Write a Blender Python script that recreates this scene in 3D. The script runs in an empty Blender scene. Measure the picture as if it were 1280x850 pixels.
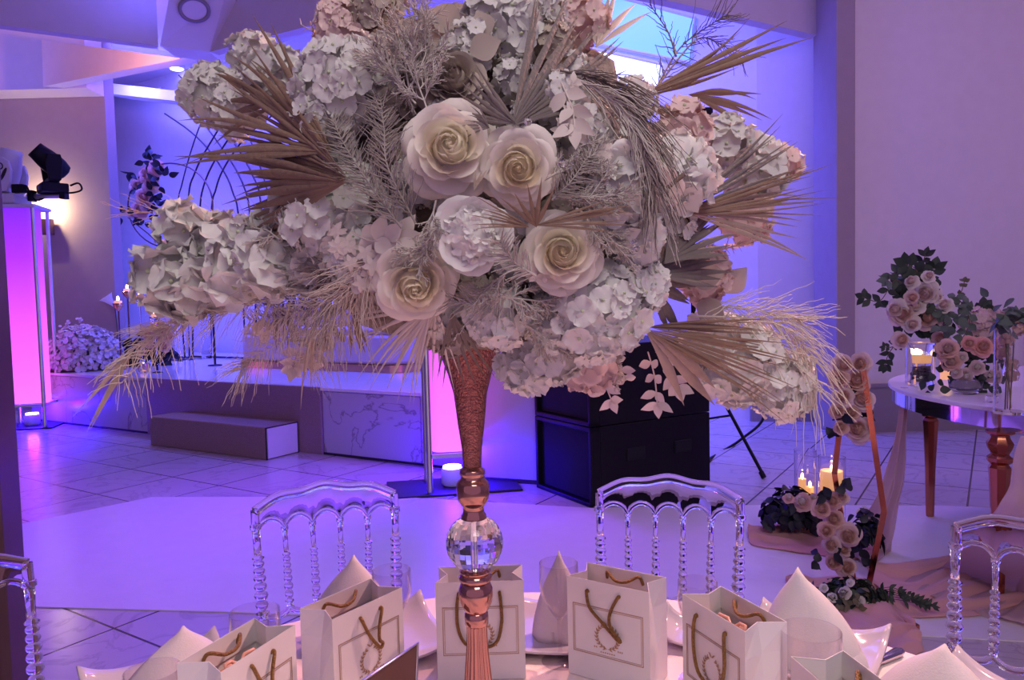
import bpy, math, random
from mathutils import Vector, Matrix, noise
V = Vector
rnd = random.Random(7)
PI = math.pi
sc = bpy.context.scene
C = sc.collection

# ------------------------------------------------------------------ camera
F = 930.0
EYE = V((0, 0, 1.4))
PITCH = math.radians(3.1)
ROLL = math.radians(1.4)
fw = V((0, math.cos(PITCH), -math.sin(PITCH)))
up0 = V((0, math.sin(PITCH), math.cos(PITCH)))
rt0 = V((1, 0, 0))
RT = rt0 * math.cos(ROLL) - up0 * math.sin(ROLL)
UP = up0 * math.cos(ROLL) + rt0 * math.sin(ROLL)
cam_data = bpy.data.cameras.new('camera')
cam_data.sensor_width = 36
cam_data.lens = F / 1280 * 36
cam_data.clip_start = 0.05
cam = bpy.data.objects.new('camera', cam_data)
C.objects.link(cam)
mw = Matrix((RT, UP, -fw)).transposed().to_4x4()
mw.translation = EYE
cam.matrix_world = mw
sc.camera = cam

def ray(px, py):
    return fw + RT * ((px - 640) / F) + UP * (-(py - 425) / F)
def at(px, py, Y):
    d = ray(px, py)
    return EYE + d * (Y / d.y)
def atz(px, py, z):
    d = ray(px, py)
    return EYE + d * ((z - EYE.z) / d.z)

# ------------------------------------------------------------------ light
sc.view_settings.view_transform = 'Standard'
sc.view_settings.look = 'None'
sc.view_settings.gamma = 1
sc.view_settings.use_curve_mapping = False
sc.view_settings.exposure = 0.0
world = bpy.data.worlds.new('world')
sc.world = world
world.use_nodes = True
bg = world.node_tree.nodes['Background']
bg.inputs[0].default_value = (0.67, 0.42, 0.80, 1)
bg.inputs[1].default_value = 0.60

def aim(o, loc, tgt):
    o.location = loc
    o.rotation_euler = (V(tgt) - V(loc)).to_track_quat('-Z', 'Y').to_euler()
def area(name, loc, tgt, sx, sy, col, power, spread=180):
    l = bpy.data.lights.new(name, 'AREA')
    l.shape = 'RECTANGLE'; l.size = sx; l.size_y = sy
    l.color = col; l.energy = power; l.spread = math.radians(spread)
    o = bpy.data.objects.new(name, l); C.objects.link(o); aim(o, loc, tgt)
    return o
def spot(name, loc, tgt, col, power, ang=60, blend=.6, size=.1):
    l = bpy.data.lights.new(name, 'SPOT')
    l.color = col; l.energy = power; l.spot_size = math.radians(ang); l.spot_blend = blend
    l.shadow_soft_size = size
    o = bpy.data.objects.new(name, l); C.objects.link(o); aim(o, loc, tgt)
    return o
def point(name, loc, col, power, size=.05):
    l = bpy.data.lights.new(name, 'POINT')
    l.color = col; l.energy = power; l.shadow_soft_size = size
    o = bpy.data.objects.new(name, l); C.objects.link(o); o.location = loc
    return o

# blue wash of the stage wall, from the soffit above the stage front, then added fills
area('stage_wash', (-2.1, 8.9, 5.35), (-1.1, 10.7, 1.6), 9.0, .4, (.10, .10, 1.0), 620, 115)
area('stage_cove', (-1.5, 9.0, 4.4), (-2.2, 9.6, 5.4), 6.0, .6, (.12, .11, 1.0), 50)
spot('stage_corner_fill', (-5.6, 11.6, 5.3), (-7.0, 13.7, 1.6), (.12, .12, 1.0), 700, 120, .9, .3)  # added spot without a fixture, brightens the dark left wall end
area('right_wall_fill', (4.2, 3.0, 4.7), (4.4, 7.3, 1.4), 3.0, 1.0, (.80, .46, 1.0), 50)  # unseen fill, added to lift the right wall
area('bulkhead_blue_fill', (-6.6, 8.7, 4.2), (-7.2, 10.0, 5.1), 1.2, .4, (.20, .16, 1.0), 11)  # added blue fill for the left bulkhead, which the cove light misses
# violet light on the dance floor
spot('floor_violet', (-.4, 6.4, 3.8), (-1.6, 4.2, 0), (.26, .03, 1.0), 760, 80, 1.0, .3)
spot('floor_violet_right', (2.6, 6.0, 3.8), (1.6, 4.4, 0), (.50, .22, 1.0), 130, 90, 1.0, .3)
# warm room lights over the guests' tables, behind and beside the camera
area('room_light_table', (.5, -.9, 3.5), (0, 1.0, .8), 1.6, 1.6, (1.0, .90, .84), 50)
spot('table_spot_right', (1.9, 2.6, 3.7), (.3, 1.1, .8), (1.0, .52, .44), 520, 50, .8, .05)
spot('rose_spot_back', (.6, 3.6, 3.6), (.1, .9, 1.4), (1.0, .42, .36), 260, 44, .8, .05)
spot('corner_spot_left', (-3.6, 8.3, 4.1), (-5.4, 9.7, 4.9), (1.0, .36, .26), 150, 75, .9, .1)

# ------------------------------------------------------------------ materials
def mat(name, col, rough=.5, metal=0, trans=0, emis=None, estr=0, bump=0, bscale=60, var=0, vscale=8,
        thin=0, ior=1.45, sheen=0, alpha=1, col2=None, spec=.5):
    m = bpy.data.materials.new(name); m.use_nodes = True
    nt = m.node_tree; nd = nt.nodes; lk = nt.links
    b = nd['Principled BSDF']; out = nd['Material Output']
    b.inputs['Base Color'].default_value = (*col, 1)
    b.inputs['Roughness'].default_value = rough
    b.inputs['Metallic'].default_value = metal
    b.inputs['Transmission Weight'].default_value = trans
    b.inputs['IOR'].default_value = ior
    b.inputs['Sheen Weight'].default_value = sheen
    b.inputs['Alpha'].default_value = alpha
    b.inputs['Specular IOR Level'].default_value = spec
    if emis:
        b.inputs['Emission Color'].default_value = (*emis, 1)
        b.inputs['Emission Strength'].default_value = estr
    tc = nd.new('ShaderNodeTexCoord')
    n = nd.new('ShaderNodeTexNoise'); n.inputs['Scale'].default_value = vscale; n.inputs['Detail'].default_value = 4
    lk.new(tc.outputs['Object'], n.inputs['Vector'])
    c2 = col2 if col2 else tuple(min(1, max(0, c * (1 - var))) for c in col)
    if var or col2:
        r = nd.new('ShaderNodeValToRGB')
        r.color_ramp.elements[0].position = .35; r.color_ramp.elements[1].position = .65
        r.color_ramp.elements[0].color = (*c2, 1); r.color_ramp.elements[1].color = (*col, 1)
        lk.new(n.outputs['Fac'], r.inputs[0]); lk.new(r.outputs[0], b.inputs['Base Color'])
    if bump:
        n2 = nd.new('ShaderNodeTexNoise'); n2.inputs['Scale'].default_value = bscale; n2.inputs['Detail'].default_value = 3
        lk.new(tc.outputs['Object'], n2.inputs['Vector'])
        bp = nd.new('ShaderNodeBump'); bp.inputs['Strength'].default_value = bump; bp.inputs['Distance'].default_value = .01
        lk.new(n2.outputs['Fac'], bp.inputs['Height']); lk.new(bp.outputs[0], b.inputs['Normal'])
    if thin:
        t = nd.new('ShaderNodeBsdfTranslucent'); t.inputs[0].default_value = (*col, 1)
        mx = nd.new('ShaderNodeMixShader'); mx.inputs[0].default_value = thin
        lk.new(b.outputs[0], mx.inputs[1]); lk.new(t.outputs[0], mx.inputs[2]); lk.new(mx.outputs[0], out.inputs[0])
    return m

def marble_tile(name, base, vein, grout, size, ang, off, rough=.22):
    m = mat(name, base, rough)
    nt = m.node_tree; nd = nt.nodes; lk = nt.links; b = nd['Principled BSDF']
    tc = [x for x in nd if x.type == 'TEX_COORD'][0]
    mp = nd.new('ShaderNodeMapping'); mp.vector_type = 'POINT'
    mp.inputs['Rotation'].default_value = (0, 0, -ang); 
    o = V((off[0], off[1], 0)); o.rotate(Matrix.Rotation(-ang, 3, 'Z'))
    mp.inputs['Location'].default_value = (-o.x, -o.y, 0)
    lk.new(tc.outputs['Object'], mp.inputs[0])
    br = nd.new('ShaderNodeTexBrick'); br.offset = 0; br.squash = 1
    br.inputs['Scale'].default_value = 1
    br.inputs['Brick Width'].default_value = size; br.inputs['Row Height'].default_value = size
    br.inputs['Mortar Size'].default_value = .007; br.inputs['Mortar Smooth'].default_value = .3
    br.inputs['Color1'].default_value = (1, 1, 1, 1); br.inputs['Color2'].default_value = (.93, .93, .93, 1)
    br.inputs['Mortar'].default_value = (*grout, 1)
    lk.new(mp.outputs[0], br.inputs[0])
    w = nd.new('ShaderNodeTexNoise'); w.inputs['Scale'].default_value = 2.1; w.inputs['Detail'].default_value = 7
    w.inputs['Distortion'].default_value = 1.6
    lk.new(tc.outputs['Object'], w.inputs['Vector'])
    r = nd.new('ShaderNodeValToRGB'); e = r.color_ramp.elements
    e[0].position = .47; e[0].color = (*base, 1)
    e[1].position = .53; e[1].color = (*base, 1)
    x = e.new(.5); x.color = (*vein, 1)
    lk.new(w.outputs['Fac'], r.inputs[0])
    mx = nd.new('ShaderNodeMix'); mx.data_type = 'RGBA'; mx.blend_type = 'MULTIPLY'; mx.inputs[0].default_value = 1
    lk.new(r.outputs[0], mx.inputs[6]); lk.new(br.outputs[0], mx.inputs[7])
    lk.new(mx.outputs[2], b.inputs['Base Color'])
    return m

def marble_plain(name, base, vein, scale=1.3, rough=.3):
    m = mat(name, base, rough)
    nt = m.node_tree; nd = nt.nodes; lk = nt.links; b = nd['Principled BSDF']
    tc = [x for x in nd if x.type == 'TEX_COORD'][0]
    w = nd.new('ShaderNodeTexNoise'); w.inputs['Scale'].default_value = scale; w.inputs['Detail'].default_value = 8
    w.inputs['Distortion'].default_value = 2.2
    lk.new(tc.outputs['Object'], w.inputs['Vector'])
    r = nd.new('ShaderNodeValToRGB'); e = r.color_ramp.elements
    e[0].position = .485; e[0].color = (*base, 1); e[1].position = .51; e[1].color = (*base, 1)
    x = e.new(.497); x.color = (*vein, 1)
    lk.new(w.outputs['Fac'], r.inputs[0]); lk.new(r.outputs[0], b.inputs['Base Color'])
    return m

M = {}
M['plaster'] = mat('white_plaster', (.78, .74, .76), .85, bump=.05, bscale=40, var=.03)
M['taupe'] = mat('taupe_wall_paint', (.40, .33, .34), .85, bump=.05, bscale=40, var=.04)
M['ceiling'] = mat('ceiling_paint', (.66, .60, .64), .9, bump=.04, bscale=30, var=.03)
M['dado'] = mat('grey_dado_paint', (.30, .26, .28), .6, var=.06)
M['wood'] = mat('dark_brown_wood', (.15, .07, .07), .35, bump=.1, bscale=20, var=.3, vscale=3)
M['wood_face'] = mat('brown_wood_face', (.36, .20, .18), .4, bump=.1, bscale=20, var=.2, vscale=3)
M['tile'] = marble_tile('marble_floor_tile', (.58, .52, .56), (.47, .41, .45), (.12, .07, .10), .62, math.radians(-33), (-1.78, 3.2))
M['vinyl'] = mat('white_vinyl_floor', (.80, .76, .80), .38, bump=.12, bscale=25, var=.03)
M['marble'] = marble_plain('white_marble_panel', (.50, .46, .50), (.24, .19, .22), .75)
M['deck'] = mat('white_gloss_stage_top', (.80, .77, .80), .12, var=.03)
M['booth_paint'] = mat('light_grey_panel', (.42, .40, .46), .35, var=.02)
M['panel_white'] = mat('white_panel', (.80, .77, .80), .35, var=.02)
M['glitter'] = mat('rose_gold_glitter_fabric', (.40, .27, .26), .5, metal=.25, bump=.6, bscale=260, var=.25, vscale=120)
M['seam'] = mat('dark_edging', (.03, .015, .03), .5, var=.1)
M['silver'] = mat('brushed_aluminium', (.62, .62, .66), .3, metal=1, var=.08)
M['chrome'] = mat('mirror_chrome', (.85, .83, .86), .06, metal=1, var=.02)
M['black'] = mat('black_plastic', (.006, .005, .010), .5, var=.2, spec=.25)
M['blackmat'] = mat('black_cloth_grille', (.006, .006, .012), .9, bump=.3, bscale=400, var=.2)
M['copper'] = mat('rose_gold_metal', (.52, .19, .11), .14, metal=1, var=.06)
M['rosegold'] = mat('rose_gold_mirrored_glass', (.50, .25, .21), .10, metal=.92, var=.08, vscale=30)
M['goldwire'] = mat('dark_gold_metal', (.16, .08, .10), .35, metal=.6, var=.1)
M['arch'] = mat('dark_arch_metal', (.05, .03, .05), .4, metal=.5, var=.1)
M['gold'] = mat('polished_gold', (.75, .40, .20), .18, metal=1, var=.05)
M['lilac_uph'] = mat('pale_upholstery', (.60, .50, .60), .7, bump=.15, bscale=200, var=.05, sheen=.3)
M['acrylic'] = mat('clear_acrylic', (1, .97, 1), .03, trans=1, ior=1.36)
M['sheet'] = mat('clear_acrylic_sheet', (.90, .84, .92), .05, trans=1, ior=1.06)
M['glass'] = mat('clear_glass', (.98, .97, .98), .0, trans=1, ior=1.45)
M['crystal'] = mat('cut_crystal', (.95, .97, 1.0), .0, trans=1, ior=1.6)
M['cloth'] = mat('white_tablecloth', (.85, .72, .69), .8, bump=.15, bscale=300, var=.03)
M['napkin'] = mat('white_napkin', (.72, .70, .69), .85, bump=.12, bscale=350, var=.03, thin=.15)
M['plate'] = mat('white_porcelain', (.50, .47, .52), .12, var=.02)
M['paper'] = mat('white_card', (.70, .69, .68), .6, bump=.03, bscale=80, var=.02)
M['goldprint'] = mat('gold_print', (.42, .27, .15), .4, metal=.4, var=.1)
M['cord'] = mat('gold_twisted_cord', (.40, .22, .07), .45, metal=.35, bump=.8, bscale=500, var=.4, vscale=300)
M['favour'] = mat('copper_favour_box', (.62, .25, .16), .35, metal=.4, var=.15)
M['ribbon'] = mat('salmon_satin_ribbon', (.72, .36, .26), .35, var=.1, sheen=.3)
M['steel'] = mat('polished_steel', (.5, .47, .55), .15, metal=1, var=.05)
M['cream'] = mat('cream_petal', (.84, .78, .70), .55, thin=.22, var=.05, vscale=20)
M['yellow'] = mat('butter_petal', (.90, .86, .72), .55, thin=.32, var=.06, vscale=25, col2=(.90, .80, .60))
M['white'] = mat('white_petal', (.83, .82, .78), .55, thin=.22, var=.07, vscale=25)
M['greywhite'] = mat('greyish_white_petal', (.70, .69, .66), .6, thin=.2, var=.10, vscale=20)
M['greenish'] = mat('greenish_flower_eye', (.50, .56, .36), .6, var=.1)
M['palepink'] = mat('pale_pink_petal', (.78, .60, .56), .55, thin=.22, var=.08, vscale=20)
M['blush'] = mat('blush_petal', (.76, .50, .42), .55, thin=.22, var=.08, vscale=20)
M['pink'] = mat('pink_petal', (.78, .42, .36), .55, thin=.2, var=.1, vscale=20)
M['beige'] = mat('beige_petal', (.46, .39, .33), .6, thin=.18, var=.1, vscale=20)
M['palm'] = mat('dried_palm', (.30, .20, .135), .65, thin=.12, bump=.3, bscale=90, var=.25, vscale=14)
M['palmgrey'] = mat('grey_dried_palm', (.19, .158, .148), .7, thin=.12, bump=.3, bscale=90, var=.2, vscale=14)
M['palmpale'] = mat('pale_dried_palm', (.42, .33, .26), .65, thin=.15, bump=.3, bscale=90, var=.15, vscale=14)
M['strand'] = mat('ivory_dried_grass', (.70, .62, .53), .7, thin=.1, var=.1)
M['coral'] = mat('pale_coral_fern', (.52, .47, .43), .7, var=.12)
M['fern'] = mat('greyish_fern', (.36, .31, .29), .75, thin=.1, var=.2, vscale=20)
M['sprig'] = mat('bleached_leaf', (.72, .64, .58), .6, thin=.15, var=.1)
M['moss'] = mat('taupe_moss', (.30, .25, .22), .95, bump=.8, bscale=80, var=.4, vscale=30)
M['leaf'] = mat('dark_green_leaf', (.035, .060, .038), .5, thin=.05, var=.3, vscale=20)
M['leafsage'] = mat('sage_eucalyptus_leaf', (.12, .17, .13), .6, thin=.08, var=.25, vscale=20)
M['leafnavy'] = mat('blue_black_leaf', (.012, .016, .030), .5, var=.3, vscale=20)
M['leafblue'] = mat('dusty_blue_leaf', (.16, .28, .36), .6, thin=.1, var=.2)
M['leafolive'] = mat('olive_leaf', (.16, .15, .08), .6, var=.3)
M['stem'] = mat('brown_stem', (.16, .10, .08), .7, var=.2)
M['wax'] = mat('ivory_candle_wax', (.86, .66, .44), .5, emis=(1.0, .50, .18), estr=.55, thin=.2)
M['flame'] = mat('candle_flame', (1, .8, .5), .5, emis=(1.0, .62, .25), estr=9)
M['chiffon'] = mat('blush_chiffon', (.90, .54, .50), .75, thin=.35, bump=.2, bscale=120, var=.05, sheen=.4)
M['sheer'] = mat('sheer_blush_chiffon', (.80, .62, .62), .75, thin=.45, alpha=.72, var=.04)
M['breath'] = mat('white_gypsophila', (.80, .76, .80), .7, thin=.15, var=.08)
M['lampwhite'] = mat('lamp_glow_white', (1, 1, 1), .4, emis=(.85, .80, 1), estr=7)
M['skycyan'] = mat('cyan_lit_window', (.2, .4, .8), .3, emis=(.16, .42, 1.0), estr=1.1)
M['skywhite'] = mat('white_lit_window', (.7, .8, 1), .3, emis=(.72, .86, 1.0), estr=1.6)
M['warmlamp'] = mat('warm_lamp_glow', (1, .8, .6), .4, emis=(1, .72, .42), estr=14)
M['downlight'] = mat('downlight_glow', (1, 1, 1), .4, emis=(1, .95, .9), estr=6)
M['whiteplastic'] = mat('white_plastic', (.72, .70, .74), .35, var=.03)
M['print_dark'] = mat('dark_decal', (.03, .02, .04), .4, var=.1)
M['cardbrown'] = mat('brown_mirror_card', (.20, .10, .08), .25, metal=.4, var=.15)
M['lens'] = mat('lamp_lens', (.2, .2, .25), .05, metal=.6, emis=(.9, .9, 1), estr=1.5)

def thin_glass():
    m = bpy.data.materials.new('thin_clear_glass'); m.use_nodes = True
    nt = m.node_tree; nd = nt.nodes; lk = nt.links; nd.remove(nd['Principled BSDF'])
    t = nd.new('ShaderNodeBsdfTransparent'); t.inputs[0].default_value = (.95, .93, .95, 1)
    g = nd.new('ShaderNodeBsdfGlossy'); g.inputs['Roughness'].default_value = .02
    lw = nd.new('ShaderNodeLayerWeight'); lw.inputs[0].default_value = .5
    pw = nd.new('ShaderNodeMath'); pw.operation = 'POWER'; pw.inputs[1].default_value = 2.6; lk.new(lw.outputs['Facing'], pw.inputs[0])
    f = nd.new('ShaderNodeMath'); f.operation = 'MULTIPLY_ADD'; f.inputs[1].default_value = .8; f.inputs[2].default_value = .03; lk.new(pw.outputs[0], f.inputs[0])
    tc = nd.new('ShaderNodeTexCoord'); n = nd.new('ShaderNodeTexNoise'); n.inputs['Scale'].default_value = 12
    bp = nd.new('ShaderNodeBump'); bp.inputs['Strength'].default_value = .03
    lk.new(tc.outputs['Object'], n.inputs['Vector']); lk.new(n.outputs['Fac'], bp.inputs['Height']); lk.new(bp.outputs[0], g.inputs['Normal'])
    mx = nd.new('ShaderNodeMixShader'); lk.new(f.outputs[0], mx.inputs[0]); lk.new(t.outputs[0], mx.inputs[1]); lk.new(g.outputs[0], mx.inputs[2])
    lk.new(mx.outputs[0], nd['Material Output'].inputs[0])
    return m
M['thinglass'] = thin_glass()

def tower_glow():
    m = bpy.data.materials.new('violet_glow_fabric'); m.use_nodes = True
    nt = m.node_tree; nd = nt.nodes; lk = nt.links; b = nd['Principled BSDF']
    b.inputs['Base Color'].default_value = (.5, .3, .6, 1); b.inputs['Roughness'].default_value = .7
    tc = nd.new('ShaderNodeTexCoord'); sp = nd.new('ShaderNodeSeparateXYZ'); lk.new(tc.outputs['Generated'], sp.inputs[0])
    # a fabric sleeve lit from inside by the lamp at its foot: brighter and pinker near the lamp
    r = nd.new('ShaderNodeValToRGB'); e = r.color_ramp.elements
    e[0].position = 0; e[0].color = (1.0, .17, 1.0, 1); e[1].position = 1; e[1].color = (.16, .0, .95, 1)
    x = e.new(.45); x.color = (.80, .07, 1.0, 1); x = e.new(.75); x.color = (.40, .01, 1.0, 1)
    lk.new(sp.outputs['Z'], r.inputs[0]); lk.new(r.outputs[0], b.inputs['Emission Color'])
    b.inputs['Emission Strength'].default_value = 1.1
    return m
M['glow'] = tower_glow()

# ------------------------------------------------------------------ mesh helpers
def frame(pos, z, up=None, roll=0.0):
    z = V(z).normalized()
    up = V(up) if up is not None else V((0, 0, 1))
    if abs(z.dot(up.normalized())) > .98: up = V((0, 1, 0)) if abs(z.y) < .9 else V((1, 0, 0))
    x = up.cross(z).normalized(); y = z.cross(x)
    m = Matrix((x, y, z)).transposed().to_4x4()
    m = m @ Matrix.Rotation(roll, 4, 'Z')
    m.translation = V(pos)
    return m
def T(x, y, z): return Matrix.Translation((x, y, z))
def RZ(a): return Matrix.Rotation(a, 4, 'Z')
def RX(a): return Matrix.Rotation(a, 4, 'X')
def RY(a): return Matrix.Rotation(a, 4, 'Y')

class MB:
    def __init__(s): s.v = []; s.f = []; s.m = []
    def add(s, vs, fs, mi=0, Mx=None):
        o = len(s.v)
        if Mx is not None: vs = [Mx @ V(p) for p in vs]
        s.v += [tuple(p) for p in vs]
        s.f += [tuple(i + o for i in f) for f in fs]
        s.m += [mi] * len(fs)
        return s
    def grid(s, rows, mi=0, Mx=None, close=False):
        n = len(rows[0]); fs = []
        for j in range(len(rows) - 1):
            for i in range(n if close else n - 1):
                a = j * n + i; b = j * n + (i + 1) % n
                fs.append((a, b, b + n, a + n))
        return s.add([p for r in rows for p in r], fs, mi, Mx)
    def box(s, c, d, mi=0, Mx=None, rz=0):
        x, y, z = d[0] / 2, d[1] / 2, d[2] / 2
        R = T(*c) @ RZ(rz)
        if Mx is not None: R = Mx @ R
        vs = [(i * x, j * y, k * z) for k in (-1, 1) for j in (-1, 1) for i in (-1, 1)]
        return s.add(vs, [(0, 2, 3, 1), (4, 5, 7, 6), (0, 1, 5, 4), (2, 6, 7, 3), (0, 4, 6, 2), (1, 3, 7, 5)], mi, R)
    def prism(s, poly, z0, z1, mi=0, Mx=None):
        n = len(poly)
        vs = [(p[0], p[1], z0) for p in poly] + [(p[0], p[1], z1) for p in poly]
        fs = [tuple(range(n))[::-1], tuple(range(n, 2 * n))] + [(i, (i + 1) % n, (i + 1) % n + n, i + n) for i in range(n)]
        return s.add(vs, fs, mi, Mx)
    def extrude(s, pts, vec, mi=0):
        n = len(pts); pts = [V(p) for p in pts]
        vs = pts + [p + V(vec) for p in pts]
        fs = [tuple(range(n)), tuple(range(n, 2 * n))[::-1]] + [((i + 1) % n, i, i + n, (i + 1) % n + n) for i in range(n)]
        return s.add(vs, fs, mi)
    def lathe(s, prof, n=24, mi=0, Mx=None, flute=0, nf=0, cap=True):
        rows = []
        for r, z in prof:
            rows.append([((r * (1 + flute * math.cos(nf * 2 * PI * i / n))) * math.cos(2 * PI * i / n),
                          (r * (1 + flute * math.cos(nf * 2 * PI * i / n))) * math.sin(2 * PI * i / n), z) for i in range(n)])
        s.grid(rows, mi, Mx, True)
        if cap:
            for row, rev in ((rows[0], True), (rows[-1], False)):
                f = tuple(range(n)); s.add(row, [f[::-1] if rev else f], mi, Mx)
        return s
    def tube(s, pts, r, n=6, mi=0, Mx=None, loop=False, cap=True):
        pts = [V(p) for p in pts]; k = len(pts)
        rr = r if isinstance(r, (list, tuple)) else [r] * k
        rows = []; prev = None
        for i, p in enumerate(pts):
            a = pts[(i - 1) % k] if (loop or i > 0) else pts[i]
            b = pts[(i + 1) % k] if (loop or i < k - 1) else pts[i]
            t = (b - a)
            t = t.normalized() if t.length > 1e-9 else V((0, 0, 1))
            if prev is None:
                q = V((0, 0, 1)) if abs(t.z) < .9 else V((1, 0, 0))
                x = q.cross(t).normalized()
            else:
                x = (prev - t * prev.dot(t))
                x = x.normalized() if x.length > 1e-6 else prev
            prev = x; y = t.cross(x)
            rows.append([p + (x * math.cos(2 * PI * j / n) + y * math.sin(2 * PI * j / n)) * rr[i] for j in range(n)])
        if loop: rows.append(rows[0])
        s.grid(rows, mi, Mx, True)
        if cap and not loop:
            s.add(rows[0], [tuple(range(n))[::-1]], mi, Mx); s.add(rows[-1], [tuple(range(n))], mi, Mx)
        return s
    def ball(s, c, r, mi=0, Mx=None, nu=12, nv=8, sc3=(1, 1, 1), jit=0):
        rows = []
        for j in range(nv + 1):
            a = PI * j / nv; row = []
            for i in range(nu):
                b = 2 * PI * i / nu
                q = V((math.sin(a) * math.cos(b), math.sin(a) * math.sin(b), -math.cos(a)))
                k = r * (1 + jit * noise.noise(q * 3 + V(c) * 7))
                row.append((c[0] + q.x * k * sc3[0], c[1] + q.y * k * sc3[1], c[2] + q.z * k * sc3[2]))
            rows.append(row)
        return s.grid(rows, mi, Mx, True)
    def build(s, name, mats, parent=None, loc=None, smooth=True, bevel=0, world=True, solid=0, auto=None):
        if not isinstance(mats, (list, tuple)): mats = [mats]
        off = V((0, 0, 0))
        if parent is not None and world: off = parent['_w'] if False else V(parent.location)
        if parent is None and loc is not None: off = V(loc)
        me = bpy.data.meshes.new(name)
        me.from_pydata([tuple(V(p) - off) for p in s.v], [], s.f)
        for k in mats: me.materials.append(M[k] if isinstance(k, str) else k)
        for i, p in enumerate(me.polygons):
            p.material_index = s.m[i]; p.use_smooth = smooth
        me.update()
        if smooth and auto:
            me.set_sharp_from_angle(angle=math.radians(auto))
        o = bpy.data.objects.new(name, me); C.objects.link(o)
        if parent is not None:
            o.parent = parent
        else: o.location = off
        if solid:
            md = o.modifiers.new('solid', 'SOLIDIFY'); md.thickness = solid; md.offset = 0
        if bevel:
            md = o.modifiers.new('bevel', 'BEVEL'); md.width = bevel; md.segments = 2; md.limit_method = 'ANGLE'; md.angle_limit = math.radians(40)
            md.harden_normals = False
        return o

def tag(o, label, cat, group=None, kind=None):
    o['label'] = label; o['category'] = cat
    if group: o['group'] = group
    if kind: o['kind'] = kind
    return o
def thing(name, label, cat, loc, rz=0, group=None):
    o = bpy.data.objects.new(name, None); C.objects.link(o)
    o.location = loc; o.rotation_euler = (0, 0, rz); o.empty_display_size = .05
    return tag(o, label, cat, group)
def struct(o):
    o['kind'] = 'structure'; return o
CH = {}
def copy_tree(o, parent=None):
    c = o.copy(); C.objects.link(c)
    if parent is not None: c.parent = parent; c.matrix_parent_inverse = o.matrix_parent_inverse
    for ch in [x for x in bpy.data.objects if x.parent == o]: copy_tree(ch, c)
    return c
def cat_rom(pts, n=6):
    pts = [V(p) for p in pts]; out = []
    for i in range(len(pts) - 1):
        p0 = pts[max(0, i - 1)]; p1 = pts[i]; p2 = pts[i + 1]; p3 = pts[min(len(pts) - 1, i + 2)]
        for k in range(n):
            t = k / n
            out.append(.5 * ((2 * p1) + (p2 - p0) * t + (2 * p0 - 5 * p1 + 4 * p2 - p3) * t * t + (3 * p1 - p0 - 3 * p2 + p3) * t ** 3))
    out.append(pts[-1]); return out

# ------------------------------------------------------------------ plant helpers
def petal(mb, Mx, th, span, R, H, r0, z0, curl, mi, nu=5, nv=5, ruff=0, tw=.07):
    rows = []; ph = rnd.random() * 9
    for j in range(nv + 1):
        v = j / nv; row = []
        w = span * (.55 + .45 * math.sin(min(1, v * 1.25) * PI / 2)) * (1 - .12 * v ** 6)
        for i in range(nu + 1):
            u = -1 + 2 * i / nu
            rad = (r0 + (R - r0) * v ** .65) * (1 + tw * u) * (1 - .22 * (abs(u) ** 2.5) * v)
            z = z0 + H * v ** 1.1 - curl * v ** 5 * (1 + .3 * u * u) + ruff * math.sin(u * 5 + ph) * v * v
            a = th + w * u
            row.append((rad * math.cos(a), rad * math.sin(a), z))
        rows.append(row)
    mb.grid(rows, mi, Mx)

def rose_mb(Mx, R, mb=None, detail=1, mi_out=0, mi_in=1):
    """bloom facing +Z of Mx"""
    mb = mb or MB()
    S = Mx @ Matrix.Scale(R, 4)
    rings = [(5, 1.0, .20, .10, -.30, .16, 54, mi_out), (5, .86, .42, .10, -.24, .14, 52, mi_out), (5, .68, .55, .08, -.14, .10, 52, mi_out),
             (3, .50, .66, .22, -.10, .10, 72, mi_in), (3, .37, .70, .24, -.08, .05, 76, mi_in), (3, .25, .72, .20, -.05, .02, 80, mi_in), (3, .14, .72, .16, 0, .0, 85, mi_in), (2, .05, .72, .10, .02, 0, 100, mi_in)]
    if not detail: rings = [rings[0], rings[2], rings[3], rings[4], rings[6]]
    a0 = rnd.random() * 6
    for n, rr, h, r0, z0, cu, sp, mi in rings:
        a0 += .75
        for k in range(n):
            petal(mb, S, a0 + 2 * PI * k / n, math.radians(sp), rr * rnd.uniform(.95, 1.05), h * rnd.uniform(.95, 1.05), r0, z0, cu * rnd.uniform(.7, 1.4), mi,
                  nu=8 if detail else 5, nv=7 if detail else 4, ruff=.04 if rr > .6 else .015, tw=.10 if rr > .55 else .28)
    mb.ball((0, 0, -.12), .30, mi_out, S, 8, 6, (1.5, 1.5, 1))
    mb.ball((.0, 0, .50), .10, mi_in, S, 8, 6, (.9, .8, 1.6))
    mb.ball((0, 0, .22), .34, mi_in, S, 12, 8, (1, 1, .9))
    return mb

def peony_mb(Mx, R, mb=None):
    mb = mb or MB(); S = Mx @ Matrix.Scale(R, 4)
    for n, rr, h, r0, z0, cu, sp in [(5, 1.0, .35, .1, -.35, .12, 54), (6, .88, .55, .1, -.3, .1, 46)]:
        for k in range(n): petal(mb, S, rnd.random() + 2 * PI * k / n, math.radians(sp), rr, h, r0, z0, cu, 0, 6, 6, .03)
    for k in range(70):
        t = (k + .5) / 70; r = .70 * math.sqrt(t); a = k * 2.39996
        c = V((r * math.cos(a), r * math.sin(a), .34 - .42 * t))
        nrm = V((c.x * .8 + rnd.uniform(-.4, .4), c.y * .8 + rnd.uniform(-.4, .4), .9))
        Q = S @ frame(c, nrm, roll=rnd.random() * 6)
        petal(mb, Q, rnd.random() * 6, 1.2, .20, .16, .02, -.06, .05, 1, 4, 3, .03)
    mb.ball((0, 0, -.1), .6, 1, S, 10, 6, (1, 1, .6))
    return mb

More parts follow.
